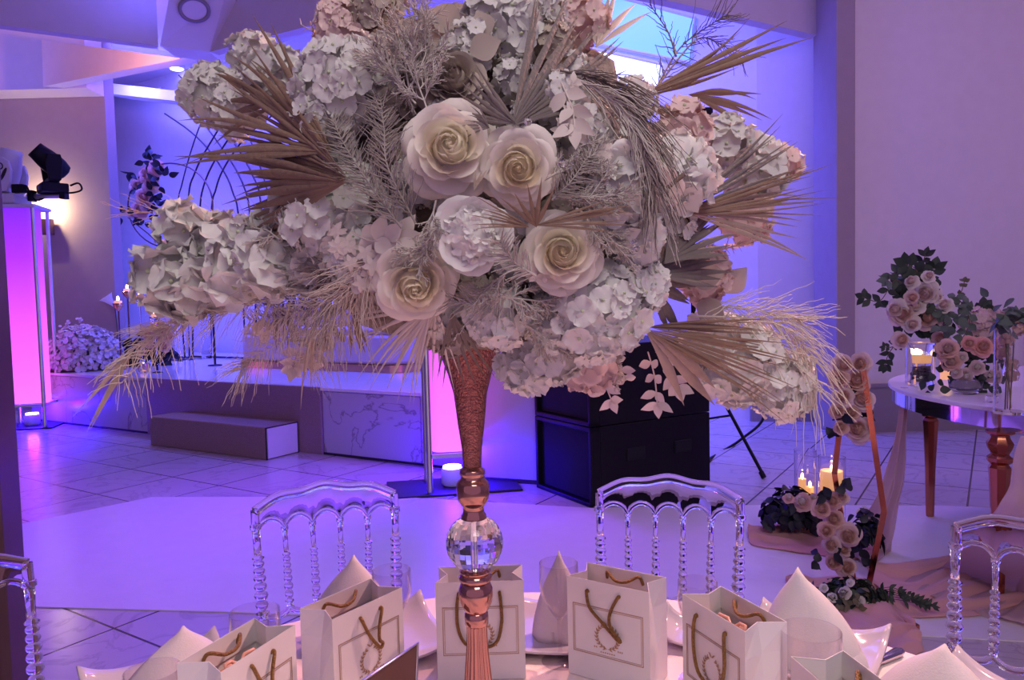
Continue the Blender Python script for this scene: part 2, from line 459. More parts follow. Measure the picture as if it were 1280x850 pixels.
def floret(mb, Mx, s, n=4, mi=0, eye=None, cup=.25, wide=.62):
    for k in range(n):
        a = 2 * PI * k / n + rnd.uniform(-.15, .15)
        rows = []; L = s * rnd.uniform(.9, 1.1); c = cup * rnd.uniform(.4, 1.5); ph = rnd.random() * 6
        for j, v in enumerate((0, .3, .6, .85, 1.0)):
            w = wide * L * (.22, .72, 1.0, .85, .42)[j]
            row = []
            for i, u in enumerate((-1, -.5, 0, .5, 1)):
                row.append((v * L * (1 - .1 * u * u * v), u * w, c * L * (v * v - .55 * v ** 3) + .10 * L * abs(u) * v + .17 * L * math.sin(ph + 4.8 * u) * v * v))
            rows.append(row)
        mb.grid(rows, mi, Mx @ RZ(a))
    if eye is not None: mb.ball((0, 0, .04 * s), s * .12, eye, Mx, 6, 4)

def hydrangea_mb(c, nrm, R, n=34, s=None, mb=None, petals=4, flat=1.0, mi=0, eye=1, wide=.62):
    mb = mb or MB(); s = R * s if s else R * .42
    B = frame(c, nrm)
    for k in range(n):
        t = (k + .5) / n; zz = 1 - 1.25 * t; r = math.sqrt(max(0, 1 - zz * zz)); a = k * 2.39996 + rnd.uniform(-.2, .2)
        q = V((r * math.cos(a), r * math.sin(a), zz * flat)); rr = R * rnd.uniform(.74, 1.0)
        d = (q + V((rnd.uniform(-.25, .25), rnd.uniform(-.25, .25), rnd.uniform(-.1, .3)))).normalized()
        floret(mb, B @ frame(q * rr, d, roll=rnd.random() * 6), s * rnd.uniform(.8, 1.15), petals, mi, eye, wide=wide)
    mb.ball((0, 0, 0), R * .72, mi, B, 10, 7, (1, 1, flat))
    return mb

def blade(mb, p0, d, nrm, L, w, mi=0, bow=0, droop=0, fused=.5, seg=9, side=0, sag=None):
    """folded narrow palm finger"""
    d = V(d).normalized(); nrm = V(nrm); x = d.cross(nrm).normalized(); n2 = x.cross(d).normalized()
    g = V((0, 0, -1)) if sag is None else sag
    rows = []
    for j in range(seg + 1):
        t = j / seg
        c = V(p0) + d * (L * t) + n2 * (bow * L * math.sin(t * PI * .5) * t) + g * (droop * L * t ** 2.4) + x * (side * L * t * t)
        ww = w * (min(1, t / fused) if t < fused else max(.02, (1 - (t - fused) / (1 - fused))) ** .85)
        rows.append([c - x * ww, c + n2 * ww * .55, c + x * ww])
    mb.grid(rows, mi)

def fan_mb(base, tip, spread, n, Yb, Yt, tilt=0, fused=.5, droop=.06, lenvar=.12, widen=1.12, mb=None, mi=0, stem=.0, bow=0):
    """dried palm fan; base and tip are image positions with their distances, spread is half the opening"""
    mb = mb or MB()
    P = at(base[0], base[1], Yb); Q = at(tip[0], tip[1], Yt)
    d = Q - P; L = d.length; d.normalize()
    nrm = (EYE - P).normalized(); nrm = (nrm - d * nrm.dot(d)).normalized()
    nrm = (nrm * math.cos(tilt) + d.cross(nrm) * math.sin(tilt)).normalized()
    w = L * fused * math.tan(math.radians(spread) * 2 / n / 2) * widen
    for k in range(n):
        a = math.radians(spread) * (-1 + 2 * (k + .5 + rnd.uniform(-.22, .22)) / n)
        dk = (d * math.cos(a) + d.cross(nrm) * math.sin(a)).normalized()
        Lk = L * (1 - lenvar * abs(a / math.radians(spread)) ** 2) * rnd.uniform(.82, 1.06)
        blade(mb, P + nrm * rnd.uniform(-.001, .001), dk, nrm, Lk, w, mi, bow + rnd.uniform(-.03, .03), droop * rnd.uniform(.3, 1.5), fused * rnd.uniform(.9, 1.1), side=rnd.uniform(-.07, .07))
    if stem: mb.tube([P + d * .01, P - d * stem], .0022, 6, mi)
    return mb

def strand_mb(pts, n, L, r, lean=.8, droop=.5, mb=None, mi=0, t0=.1, spreadn=1.0, seg=7, rand=.35, taper=True):
    """plume: thin curved strands leaving a stem"""
    mb = mb or MB(); cp = cat_rom(pts, 8)
    mb.tube(cp, [r * 1.8 * (1 - .7 * i / len(cp)) for i in range(len(cp))], 5, mi)
    for k in range(n):
        t = t0 + (1 - t0) * (k + rnd.random()) / n; i = min(len(cp) - 2, int(t * (len(cp) - 1)))
        p = cp[i]; tg = (cp[i + 1] - cp[i]).normalized()
        vd = (EYE - p).normalized(); sd = tg.cross(vd).normalized()
        s = (1 if k % 2 else -1) * spreadn
        d = (tg * lean + sd * s * rnd.uniform(.35, 1) + vd * rnd.uniform(-.8, .8) + V((rnd.gauss(0, .12), 0, rnd.gauss(0, .12)))).normalized()
        ln = L * rnd.uniform(1 - rand, 1 + rand) * (1 - .35 * t if taper else 1)
        q = [p + d * (ln * j / seg) + V((0, 0, -1)) * (droop * ln * (j / seg) ** 2.2) + sd * (rnd.uniform(-.03, .03) * ln) for j in range(seg + 1)]
        mb.tube(q, [r * (1 - .6 * j / seg) for j in range(seg + 1)], 4, mi, cap=False)
    return mb

def coral_mb(p, d, L, depth, r, mb=None, mi=0, spread=.6, nb=3, droop=0):
    mb = mb or MB(); p = V(p); d = V(d).normalized()
    q = []; dd = d.copy(); c = p.copy()
    for j in range(5):
        q.append(c.copy()); dd = (dd + V((rnd.uniform(-1, 1), rnd.uniform(-1, 1), rnd.uniform(-1, 1) - droop)) * .13).normalized(); c = c + dd * L / 4
    mb.tube(q, [r * (1 - .1 * j) for j in range(5)], 4, mi, cap=False)
    if depth > 0:
        for j in range(1, 5):
            for s in range(nb - 1 if j < 4 else nb):
                e = V((rnd.uniform(-1, 1), rnd.uniform(-1, 1), rnd.uniform(-1, 1)))
                nd_ = (dd + e * spread * 1.3).normalized()
                coral_mb(q[j], nd_, L * rnd.uniform(.38, .55), depth - 1, r * .75, mb, mi, spread, nb, droop)
    return mb

def leaf(mb, Mx, L, w, mi=0, bend=.2, fold=.25, pw=.8, nv=5):
    """leaf along +X of Mx, face +Z"""
    rows = []
    for j in range(nv + 1):
        v = j / nv; ww = w * math.sin(PI * min(.985, max(.03, v)) ** pw)
        z = -bend * L * v * v
        rows.append([(v * L, -ww, z + fold * ww), (v * L, 0, z), (v * L, ww, z + fold * ww)])
    mb.grid(rows, mi, Mx)

def sprig_mb(pts, nl, L, w, mb=None, mi=0, smi=0, r=.0012, ang=.9, pw=.8, r1=None, jitter=.35):
    mb = mb or MB(); cp = cat_rom(pts, 6)
    mb.tube(cp, r, 4, smi)
    for k in range(nl):
        t = (k + 1) / nl; i = min(len(cp) - 2, int(t * (len(cp) - 1)))
        p = cp[i]; tg = (cp[i + 1] - cp[i]).normalized(); vd = (EYE - p).normalized(); sd = tg.cross(vd).normalized()
        for s in (-1, 1):
            d = (tg * math.cos(ang) + sd * s * math.sin(ang) + V((rnd.uniform(-1, 1), rnd.uniform(-1, 1), rnd.uniform(-1, 1))) * jitter).normalized()
            z = (vd + V((rnd.uniform(-1, 1), rnd.uniform(-1, 1), rnd.uniform(-1, 1))) * .5)
            x = d; zz = (z - x * z.dot(x)).normalized(); y = zz.cross(x)
            Q = Matrix((x, y, zz)).transposed().to_4x4(); Q.translation = p
            leaf(mb, Q, L * rnd.uniform(.8, 1.15), w, mi, rnd.uniform(.0, .3), pw=pw)
        if k == nl - 1:
            d = tg; zz = (vd - d * vd.dot(d)).normalized(); Q = Matrix((d, zz.cross(d), zz)).transposed().to_4x4(); Q.translation = p
            leaf(mb, Q, L, w, mi, .1, pw=pw)
    return mb

def leaf_heap_mb(c, rad, n, L, w, mb=None, mi=0, pw=.7, up=.6):
    mb = mb or MB()
    for k in range(n):
        d = V((rnd.gauss(0, 1), rnd.gauss(0, 1), rnd.gauss(0, 1))).normalized()
        if d.z < -.25: d.z *= -.5
        p = V(c) + V((d.x * rad[0], d.y * rad[1], d.z * rad[2])) * rnd.uniform(.45, 1)
        z = (d + V((rnd.uniform(-1, 1), rnd.uniform(-1, 1), rnd.uniform(-.4, 1))) * .8).normalized()
        leaf(mb, frame(p, z, roll=rnd.random() * 6), L * rnd.uniform(.7, 1.2), w * rnd.uniform(.8, 1.1), mi, .2, pw=pw)
    return mb

# ------------------------------------------------------------------ the room
S0 = atz(525, 582, 0)
S1 = atz(100, 532, 0)
U = (S0 - S1).normalized(); N = V((-U.y, U.x, 0))          # along the stage front, and back from it
def S(s, w, z): return S0 + U * s + N * w + V((0, 0, z))
SH = .63
STA = math.atan2(U.y, U.x)
Bp = V((-4.57, 12.5, 0))
def wall_px(px, off=0.0):
    """ground point of the stage wall seen at image column px"""
    d = ray(px, 420); d.z = 0
    B = Bp - N * off
    t = (N.dot(B)) / N.dot(d)
    return d * t
def onwall(px, py, off=0.0):
    d = ray(px, py); B = Bp - N * off
    t = N.dot(B - EYE * 1) / N.dot(d) if False else (N.dot(B)) / N.dot(V((d.x, d.y, 0)))
    return EYE + d * t

def wall_seg(name, a, b, z0, z1, th, mt):
    a = V((a[0], a[1], 0)); b = V((b[0], b[1], 0)); u = (b - a).normalized(); n = V((-u.y, u.x, 0))
    mb = MB(); mb.prism([a, b, b + n * th, a + n * th], z0, z1)
    return struct(mb.build(name, mt, smooth=False))

mb = MB(); mb.prism([(-9, -4), (7, -4), (7, 18), (-12, 18)], -.12, 0)
struct(mb.build('floor', 'tile', smooth=False))
wl = wall_px(120); wr = wall_px(948)
wall_seg('wall_stage', wl, wr, 0, 5.5, .2, 'plaster')
pA = at(948, 420, wr.y); pB = at(1046, 420, wr.y - .15)
wall_seg('wall_return', (pA.x, wr.y), (pB.x + .05, wr.y - .15), 0, 5.5, .2, 'plaster')
YR = 7.35
pC = at(1045.5, 420, YR - .12); pD = at(1069, 420, YR - .12)
mb = MB(); mb.box(((pC.x + pD.x) / 2, YR + .15, 2.45), (pD.x - pC.x, .55, 4.9)); struct(mb.build('trim_1', 'taupe', smooth=False, bevel=.01))
wall_seg('wall_back', (pD.x - .02, YR), (7, YR), 0, 4.9, .2, 'plaster')
mb = MB(); mb.box(((pD.x + 7) / 2, YR - .02, .23), (7 - pD.x, .04, .46)); mb.box(((pD.x + 7) / 2, YR - .03, .465), (7 - pD.x, .06, .03))
struct(mb.build('baseboard_back', 'dado', smooth=False))
mb = MB(); mb.prism([(pA.x - .1, wr.y - .04), (pB.x, wr.y - .19), (pB.x, wr.y - .15), (pA.x - .1, wr.y)], 0, .46)
struct(mb.build('baseboard_return', 'dado', smooth=False))
e1 = at(138, 260, 10.5)
wall_seg('wall_left', (-9, 10.5), (e1.x, 10.5), 0, 5.5, .25, 'taupe')
wall_seg('wall_side', (-9, -4), (-9, 10.5), 0, 5.5, .2, 'taupe')
wall_seg('wall_right', (7, YR), (7, -4), 0, 4.9, .2, 'plaster')
wall_seg('wall_jamb', (e1.x - .03, 10.76), (wl.x - .05, wl.y + .1), 0, 5.5, .1, 'plaster')
# bulkhead over the left wall
mb = MB(); mb.box(((-9 + e1.x) / 2, 10.28, 4.95), (e1.x + 9, .42, 1.2)); struct(mb.build('trim_2', 'plaster', smooth=False))
# ceilings
mb = MB(); mb.prism([(-9, -4), (7, -4), (7, 7.6), (1.7, 6.3), (.2, 5.8), (-2.2, 7.0), (-3.4, 7.5), (-9, 6.4)], 4.9, 5.05); struct(mb.build('ceiling', 'ceiling', smooth=False))
mb = MB(); mb.prism([(-9, 5.5), (4.6, 5.5), (4.6, 18), (-12, 18)], 5.5, 5.6); struct(mb.build('ceiling_stage', 'ceiling', smooth=False))
# folded bulkhead round the stage opening
def bulk(name, pts, z0=4.0, z1=5.5, th=-.12, mt='ceiling'):
    a, b = pts
    return wall_seg(name, a, b, z0, z1, abs(th), mt)
q = [atz(-220, 2, 4), atz(198, 57, 4), atz(201, 57.5, 4), atz(262, 65, 4), atz(370, 42, 4)]
bulk('trim_3', (q[0], q[1]))
bulk('trim_4', (q[3], V((.2, 6.0, 0))))
bulk('trim_5', (V((.2, 6.0, 0)), atz(1025, 45, 4)))
bulk('trim_6', (atz(1025, 45, 4), V((4.3, 7.36, 0))))
# pilaster with a round speaker, leaning out from the bulkhead
b0, b1 = atz(200, 57, 4), atz(262, 65, 4)
t0, t1 = at(213, -12, b0.y - .45), at(283, -12, b1.y - .45)
mb = MB(); mb.extrude([b0, b1, t1, t0], (0, .35, 0)); struct(mb.build('trim_7', 'plaster', smooth=False))
# hanging wedges of the folded ceiling above the stage
mb = MB(); mb.extrude([at(52, 50, 9.6), at(54, 108, 9.6), at(228, 73, 9.0)], (.10, .30, .06)); struct(mb.build('trim_8', 'plaster', smooth=False))
mb = MB(); mb.extrude([onwall(96, 110, 1.1), onwall(128, 116, 1.1), onwall(420, 148, 1.1), onwall(420, 136, 1.1), onwall(128, 103, 1.1)], N * .5); struct(mb.build('trim_9', 'plaster', smooth=False))
# dark wooden door frame close by on the left
cpx = atz(24, 640, 0)
x1 = at(37, 800, 2.55).x; x0 = x1 - .045
mb = MB(); mb.box(((x0 + x1) / 2, 2.45 + .05, 2.0), (x1 - x0, .10, 4.0), 0); mb.box((x0 - .3, 2.47, 2.0), (.6, .08, 4.0), 1)
struct(mb.build('trim_10', ['wood', 'wood_face'], smooth=False, bevel=.003))
# windows high in the stage wall
def pane(name, pts, off, mt):
    fr = MB(); P = [onwall(x, y, off) for x, y in pts]
    g = MB(); g.extrude(P, N * .03)
    o = struct(g.build(name, mt, smooth=False, loc=P[0]))
    fr.tube(P, .02, 6, loop=True)
    w = struct(fr.build('window_frame', 'plaster', smooth=False)); w.parent = o; w.location = -V(P[0])
pane('window_1', [(700, -38), (772, -4), (869, 22), (862, 78), (700, 46)], .04, 'skycyan')
pane('window_2', [(700, 52), (826, 80), (822, 112), (700, 112)], .04, 'skywhite')

# dance floor
pts = [(-60, 676), (30, 655), (190, 622), (500, 622), (740, 636), (960, 632), (1180, 633), (1330, 640), (1330, 806), (1140, 795), (700, 783), (280, 766), (-60, 757)]
pts = [atz(x, y, 0) for x, y in pts][::-1]
mb = MB(); mb.prism(pts, 0.0005, .006)
tag(mb.build('dance_floor', 'vinyl', smooth=False, loc=(0, 4.2, 0)), 'large white vinyl dance floor laid over the marble tiles', 'dance floor')

# ------------------------------------------------------------------ stage
st = thing('stage', 'low white marble-fronted stage with glossy white top', 'stage', S(-2, 1.5, 0))
L0, L1 = -6.6, .55
L0 = -6.3
back_ = lambda w0: [S(L1, 2.95, 0), V((wl.x + .12, wl.y - .22, 0)), V((e1.x + .12, 10.80, 0)), V((e1.x + .12, 10.40, 0)), V((S(L0, 0, 0).x, 10.40, 0)), S(L0, w0, 0)]
mb = MB(); mb.prism([S(L1, .02, 0)] + back_(.02), 0, SH - .03); mb.build('platform', 'panel_white', st, smooth=False)
mb = MB(); mb.prism([S(L1, -.02, 0)] + back_(-.02), SH - .03, SH); mb.build('deck', 'deck', st, smooth=False, bevel=.004)
def s_at(px, w=0.0, py=560):
    d = ray(px, py); d = V((d.x, d.y, 0)); P = S0 + N * w; P.z = 0
    t = N.dot(P) / N.dot(d)
    return (d * t - P).dot(U)
cuts = [L0, s_at(60), s_at(186), s_at(405), s_at(527), L1]
for i in range(len(cuts) - 1):
    if i == 2: continue
    a, b = cuts[i] + .006, cuts[i + 1] - .006
    mb = MB(); mb.prism([S(a, 0, 0), S(b, 0, 0), S(b, .02, 0), S(a, .02, 0)], .02, SH - .04); mb.build('front_panel', 'marble', st, smooth=False)
mb = MB(); mb.prism([S(L0, -.006, 0), S(L1, -.006, 0), S(L1, 0, 0), S(L0, 0, 0)], 0, .022); mb.build('plinth_edge', 'seam', st, smooth=False)
# rose gold fabric steps
a, b = s_at(188), s_at(405)
lo_a, lo_b = s_at(188, -.42, 553), s_at(332, -.42, 568)
g = thing('stage_steps', 'stage steps covered in rose gold glitter fabric', 'steps', S((a + b) / 2, -.2, 0))
mb = MB(); mb.prism([S(a, -.025, 0), S(b, -.025, 0), S(b, .02, 0), S(a, .02, 0)], 0, SH + .002); mb.build('upper_step', 'glitter', g, smooth=False, bevel=.006)
mb = MB(); mb.prism([S(lo_a, -.42, 0), S(lo_b, -.42, 0), S(lo_b, -.03, 0), S(lo_a, -.03, 0)], 0, .30); mb.build('lower_step', 'glitter', g, smooth=False, bevel=.012)
mb = MB(); mb.prism([S(lo_b + .002, -.40, 0), S(lo_b + .012, -.40, 0), S(lo_b + .012, -.035, 0), S(lo_b + .002, -.035, 0)], .01, .285)
o = mb.build('side_panel', 'panel_white', g, smooth=False); o['label'] = 'white side board of the step'
mb = MB(); mb.tube([S(lo_b + .008, -.415, 0.0), S(lo_b + .008, -.415, .29), S(lo_b + .008, -.04, .29), S(lo_b + .008, -.04, 0)], .008, 6); mb.build('piping', 'seam', g)

# white panel right of the stage
a, b = atz(600, 601, 0), atz(674, 606, 0)
n = V((-(b - a).y, (b - a).x, 0)).normalized()
t = thing('panel_booth', 'tall plain white booth panel beside the black loudspeaker stack', 'booth', (a + b) / 2)
mb = MB(); mb.prism([a - (b - a) * .1, b, b + n * .5, a - (b - a) * .1 + n * .5], .03, 1.12); mb.build('body', 'booth_paint', t, smooth=False, bevel=.006)
mb = MB(); mb.prism([a, b, b + n * .48, a + n * .48], 0, .03); mb.build('kick_strip', 'seam', t, smooth=False)

# ------------------------------------------------------------------ light towers
def tower(px, py, ang, label, H=2.45, half=.20, glow_bottom=.30, plate=(.62, .55)):
    P = atz(px, py, 0)
    t = thing('light_tower', label, 'light tower', P, ang)
    L = lambda m, n, mt, **k: m.build(n, mt, t, world=False, **k)
    m = MB(); m.box((0, 0, .008), (*plate, .016)); L(m, 'base_plate', 'seam', smooth=False, bevel=.004)
    m = MB(); n_ = 28; rows = []
    for z in (glow_bottom, glow_bottom + .02, 1.0, 1.8, H - .02, H):
        r = half - .028; row = []
        for i in range(n_):
            a = 2 * PI * i / n_; c, s = math.cos(a), math.sin(a)
            row.append((r * abs(c) ** .45 * (1 if c > 0 else -1), r * abs(s) ** .45 * (1 if s > 0 else -1), z))
        rows.append(row)
    m.grid(rows, 0, None, True); m.add(rows[0], [tuple(range(n_))[::-1]]); m.add(rows[-1], [tuple(range(n_))])
    L(m, 'glowing_sleeve', 'glow')
    for sx in (-1, 1):
        for sy in (-1, 1):
            m = MB(); m.lathe([(.026, .016), (.026, .05), (.022, .06), (.022, H)], 12, 0, T(sx * half, sy * half, 0)); L(m, 'post', 'silver')
    m = MB()
    for sx in (-1, 1): m.box((sx * half, 0, glow_bottom - .02), (.02, half * 2, .03)); m.box((0, sx * half, glow_bottom - .02), (half * 2, .02, .03))
    L(m, 'brace', 'silver', smooth=False)
    m = MB(); m.box((0, 0, H + .02), (half * 2 + .08, half * 2 + .08, .04)); L(m, 'top_plate', 'whiteplastic', smooth=False, bevel=.005)
    m = MB(); m.lathe([(.07, .02), (.085, .04), (.085, .13), (.075, .15)], 20); b = L(m, 'foot_lamp', 'whiteplastic')
    m = MB(); m.lathe([(.068, .151), (.068, .165)], 20); o = m.build('lamp_lens', 'lampwhite', b, world=False)
    l = bpy.data.lights.new('tower_lamp', 'POINT'); l.color = (.02, .0, 1.0); l.energy = 75; l.shadow_soft_size = .05
    lo = bpy.data.objects.new('tower_lamp', l); C.objects.link(lo); lo.parent = t; lo.location = (0, 0, .22)
    return t
t1 = tower(41, 533, math.radians(12), 'tall violet-glowing light tower by the dark door frame, moving heads on top', H=2.62, half=.215)
t2 = tower(566, 609, math.radians(10), 'violet-glowing light tower behind the trumpet vase', H=2.4, half=.18, plate=(.98, .5))

def moving_head(loc, rz, tilt, body, label, sc_=1.0, decal=False):
    t = thing('moving_head_light', label, 'stage light', loc, rz)
    t.scale = (sc_,) * 3
    L = lambda m, n, mt, par=None, **k: m.build(n, mt, par or t, world=False, **k)
    m = MB(); m.box((0, 0, .05), (.30, .24, .09)); b = L(m, 'base', body, smooth=False, bevel=.015)
    m = MB(); m.box((0, -.122, .05), (.12, .006, .04)); L(m, 'display', 'print_dark', b, smooth=False)
    m = MB(); m.lathe([(.07, .095), (.07, .115)], 20)
    m.box((0, 0, .13), (.27, .10, .04))
    for s in (-1, 1): m.prism([(-.055, .12), (.055, .12), (.075, .30), (.06, .38), (-.06, .38), (-.075, .30)] if not decal else [(-.06, .11), (.06, .11), (.095, .20), (.105, .29), (.085, .37), (.04, .405), (-.04, .405), (-.085, .37), (-.105, .29), (-.095, .20)], -.018, .018, 0, T(s * .135, 0, 0) @ Matrix(((0, 0, 1, 0), (1, 0, 0, 0), (0, 1, 0, 0), (0, 0, 0, 1))))
    L(m, 'yoke', body, smooth=False, bevel=.008)
    Q = T(0, 0, .31) @ RX(tilt)
    m = MB(); m.lathe([(.04, -.17), (.085, -.15), (.105, -.08), (.108, 0), (.10, .08), (.088, .15), (.086, .185), (.075, .19), (.072, .175)], 24, 0, Q)
    h = L(m, 'head', body)
    m = MB(); m.lathe([(.07, .172), (.05, .182), (.015, .186)], 20, 0, Q); L(m, 'lens', 'lens', h)
    if decal:
        m = MB(); X3 = lambda p: (.156, p[0], p[1])
        def oval(cy, cz, ry, rz_, rot, x0=.154):
            P = []
            for a in [2 * PI * i / 16 for i in range(16)]:
                y, z = ry * math.cos(a), rz_ * math.sin(a)
                P.append((x0, cy + y * math.cos(rot) - z * math.sin(rot), cz + y * math.sin(rot) + z * math.cos(rot)))
            return P
        for e in ((-.050, .28, .018, .062, .12), (.045, .255, .014, .062, -.45), (.0, .235, .010, .03, .5)): m.extrude(oval(*e), (.004, 0, 0))
        m.tube(oval(.022, .325, .020, .026, 0, .156), .006, 5, loop=True)
        L(m, 'side_decal', 'print_dark', smooth=False)
    return t
T1 = t1.location
moving_head((at(12, 238, T1.y).x, T1.y - .02, 2.665), -PI / 2 + .12, -.25, 'whiteplastic', 'white moving head light on top of the left light tower', 1.35, decal=True)
# side arm with the black head
p = at(66, 238, T1.y); 
t = thing('clamp_arm', 'aluminium clamp arm carrying the black moving head light', 'bracket', (T1.x + .2, T1.y, p.z - .08))
mb = MB(); mb.tube([at(34, 246, T1.y), at(82, 244, T1.y)], .035, 12); mb.build('tube', 'silver', t)
for c_, d_ in ((at(24, 236, T1.y - .2), (.14, .08, .10)), (at(80, 243, T1.y), (.07, .1, .11)), (at(40, 245, T1.y - .02), (.06, .1, .13))):
    mb = MB(); mb.box(tuple(c_), d_); mb.build('clamp', 'black', t, smooth=False, bevel=.008)
moving_head((p.x, T1.y, p.z - .04), -.85, .85, 'black', 'black moving head light on the side arm of the left tower', 1.18)
mb = MB(); mb.tube(cat_rom([at(88, 232, T1.y), at(98, 229, T1.y), at(102, 237, T1.y), at(90, 241, T1.y), at(70, 241, T1.y), at(45, 250, T1.y - .03), at(33, 232, T1.y - .1)]), .011, 6)
tag(mb.build('cable', 'black', loc=p), 'black cable looped beside the black moving head light', 'cable')

# wall sconce
p = at(62, 284, 10.44)
t = thing('wall_sconce', 'small dark up-lighting wall sconce on the left wall', 'lamp', p)
mb = MB(); mb.box((p.x, p.y - .05, p.z), (.13, .12, .22)); mb.build('housing', 'goldwire', t, smooth=False, bevel=.008)
mb = MB(); mb.box((p.x - .11, p.y + .02, p.z), (.12, .02, .02)); mb.box((p.x - .17, p.y + .02, p.z - .05), (.03, .03, .5)); mb.build('bracket', 'goldwire', t, smooth=False)
mb = MB(); mb.box((p.x, p.y - .05, p.z + .112), (.09, .08, .008)); mb.build('glowing_top', 'warmlamp', t, smooth=False)
pl = point('sconce_lamp', (p.x, p.y - .10, p.z + .24), (1, .70, .38), 20, .015)
pl2 = point('sconce_lamp', (p.x - .12, p.y - .3, p.z + .35), (1, .75, .55), 14, .015)

# ceiling downlight and soffit speaker ring
p = atz(221, 86, 5.47)
t = thing('ceiling_downlight', 'small bright round downlight in the ceiling above the stage', 'lamp', p)
mb = MB(); mb.lathe([(.13, .0), (.13, .03)], 20, 0, T(p.x, p.y, p.z)); mb.build('trim_ring', 'plaster', t)
mb = MB(); mb.lathe([(.10, -.012), (.10, .0)], 20, 0, T(p.x, p.y, p.z)); mb.build('lamp', 'downlight', t)
nf = (t1_ := (b1 - b0)).cross(t0 - b0).normalized()
if nf.y > 0: nf = -nf
d = ray(243, 12); k = (b0 - EYE).dot(nf) / d.dot(nf); pc = EYE + d * k
Q = frame(pc, nf)
t = thing('ceiling_speaker', 'round ceiling speaker with mauve rim on the pale pilaster above', 'speaker', pc)
mb = MB(); mb.lathe([(.112, .0), (.145, .0), (.145, .014), (.112, .014), (.112, .0)], 32, 0, Q, cap=False); o = mb.build('rim', 'dado', t)
mb = MB(); mb.lathe([(.111, .0), (.111, .006)], 32, 0, Q); mb.build('grille', 'plaster', t)
# small dark spot fixture high up behind the flowers
p = at(306, 96, 7.6)
t = thing('ceiling_spotlight', 'small black spotlight hanging behind the upper left petals', 'stage light', p)
mb = MB(); mb.lathe([(.04, -.16), (.06, -.10), (.06, .12), (.07, .16)], 16, 0, frame(p, (1, -.2, -.15))); mb.build('housing', 'black', t)
mb = MB(); mb.tube([p, p + V((0, 0, .25)), p + V((0, -.1, 5.49 - p.z))], .012, 6); mb.build('hanger', 'black', t)

# ------------------------------------------------------------------ loudspeaker stack
A_, B_, C_ = atz(673, 609, 0), atz(740, 636, 0), atz(888, 606, 0)
u = (C_ - B_).normalized(); w = (A_ - B_); w = (w - u * w.dot(u)); wl_ = (A_ - B_).length; w = w.normalized()
ln = (C_ - B_).length
ang = math.atan2(u.y, u.x)
for k in range(2):
    z0 = k * .545
    t = thing('subwoofer', ['black subwoofer cabinet at the bottom of the stack', 'black subwoofer cabinet at the top of the stack'][k], 'loudspeaker', B_ + V((0, 0, z0)), ang, None)
    # local x along u (depth), local y along w (its front lies at x=0, facing -x)
    m = MB(); th = .03; hh = .54
    m.box((ln / 2 + .04, wl_ / 2, hh / 2), (ln - .08, wl_, hh))
    m.box((.04, th / 2, hh / 2), (.08, th, hh)); m.box((.04, wl_ - th / 2, hh / 2), (.08, th, hh)); m.box((.04, wl_ / 2, th / 2), (.08, wl_, th)); m.box((.04, wl_ / 2, hh - th / 2), (.08, wl_, th))
    m.build('cabinet', 'black', t, world=False, smooth=False, bevel=.006)
    m = MB(); m.box((.05, wl_ / 2, hh / 2), (.02, wl_ - .07, hh - .07)); m.build('grille', 'blackmat', t, world=False, smooth=False)
    for s in (.35, .75):
        m = MB(); m.box((ln * s, -.004, hh * .6), (.16, .012, .09)); m.build('side_handle', 'blackmat', t, world=False, smooth=False, bevel=.01)
# speaker on tripod behind the flowers
P = at(872, 500, 6.25); P.z = 0; P.x = at(868, 500, 6.25).x
t = thing('tripod_stand', 'black tripod speaker stand right of the subwoofers', 'stand', P)
mb = MB(); mb.tube([P + V((0, 0, .30)), P + V((0, 0, 2.2))], .02, 10); mb.build('pole', 'black', t)
mb = MB(); mb.lathe([(.035, .9), (.04, .92), (.04, 1.0), (.035, 1.02)], 14, 0, T(P.x, P.y, 0)); mb.build('collar', 'black', t)
feet = [atz(955, 599, 0), P + V((-.5, .35, 0)), P + V((.1, .62, 0))]
for f in feet:
    mb = MB(); mb.tube([P + V((0, 0, .95)) + (f - P) * .03, f + V((0, 0, .02))], .013, 8); l = mb.build('leg', 'black', t)
    mb = MB(); mb.tube([f + V((0, 0, .05)) - (f - P) * .04, f + V((0, 0, .012))], .02, 8); o = mb.build('rubber_foot', 'black', t); 
for f in feet:
    mb = MB(); mb.tube([P + V((0, 0, .34)), P + (f - P) * .55 + V((0, 0, .44))], .010, 6); mb.build('brace', 'black', t)
p = at(853, 150, 6.25)
t = thing('loudspeaker', 'black loudspeaker on the tripod, showing above the right-hand flowers', 'loudspeaker', (P.x, P.y, 2.2))
mb = MB(); h = p.z + .06 - 2.2; mb.prism([(-.18, -.18), (.18, -.18), (.13, .18), (-.13, .18)], 0, h, 0, T(P.x - .04, P.y, 2.2)); mb.build('cabinet', 'black', t, smooth=False, bevel=.02)
mb = MB(); mb.box((P.x - .04, P.y - .182, 2.2 + h / 2), (.31, .01, h - .06)); mb.build('grille', 'blackmat', t, smooth=False)
mb = MB(); mb.tube(cat_rom([atz(885, 575, .02), at(900, 566, 6.6), at(928, 548, 6.9), at(955, 520, 7.0), at(945, 470, 7.05), at(930, 430, 7.1)]), .013, 6)
tag(mb.build('cable', 'black', loc=atz(900, 570, 0)), 'black cable hanging in a loop right of the subwoofers', 'cable')

# ------------------------------------------------------------------ on the stage
def onS(px, py, w):
    d = ray(px, py); P = S0 + N * w
    t = (N.dot(V((P.x, P.y, 0)))) / N.dot(V((d.x, d.y, 0)))
    return EYE + d * t
def face_cam(p, lift=.0):
    d = EYE - p; return V((d.x, d.y, d.z + lift)).normalized()

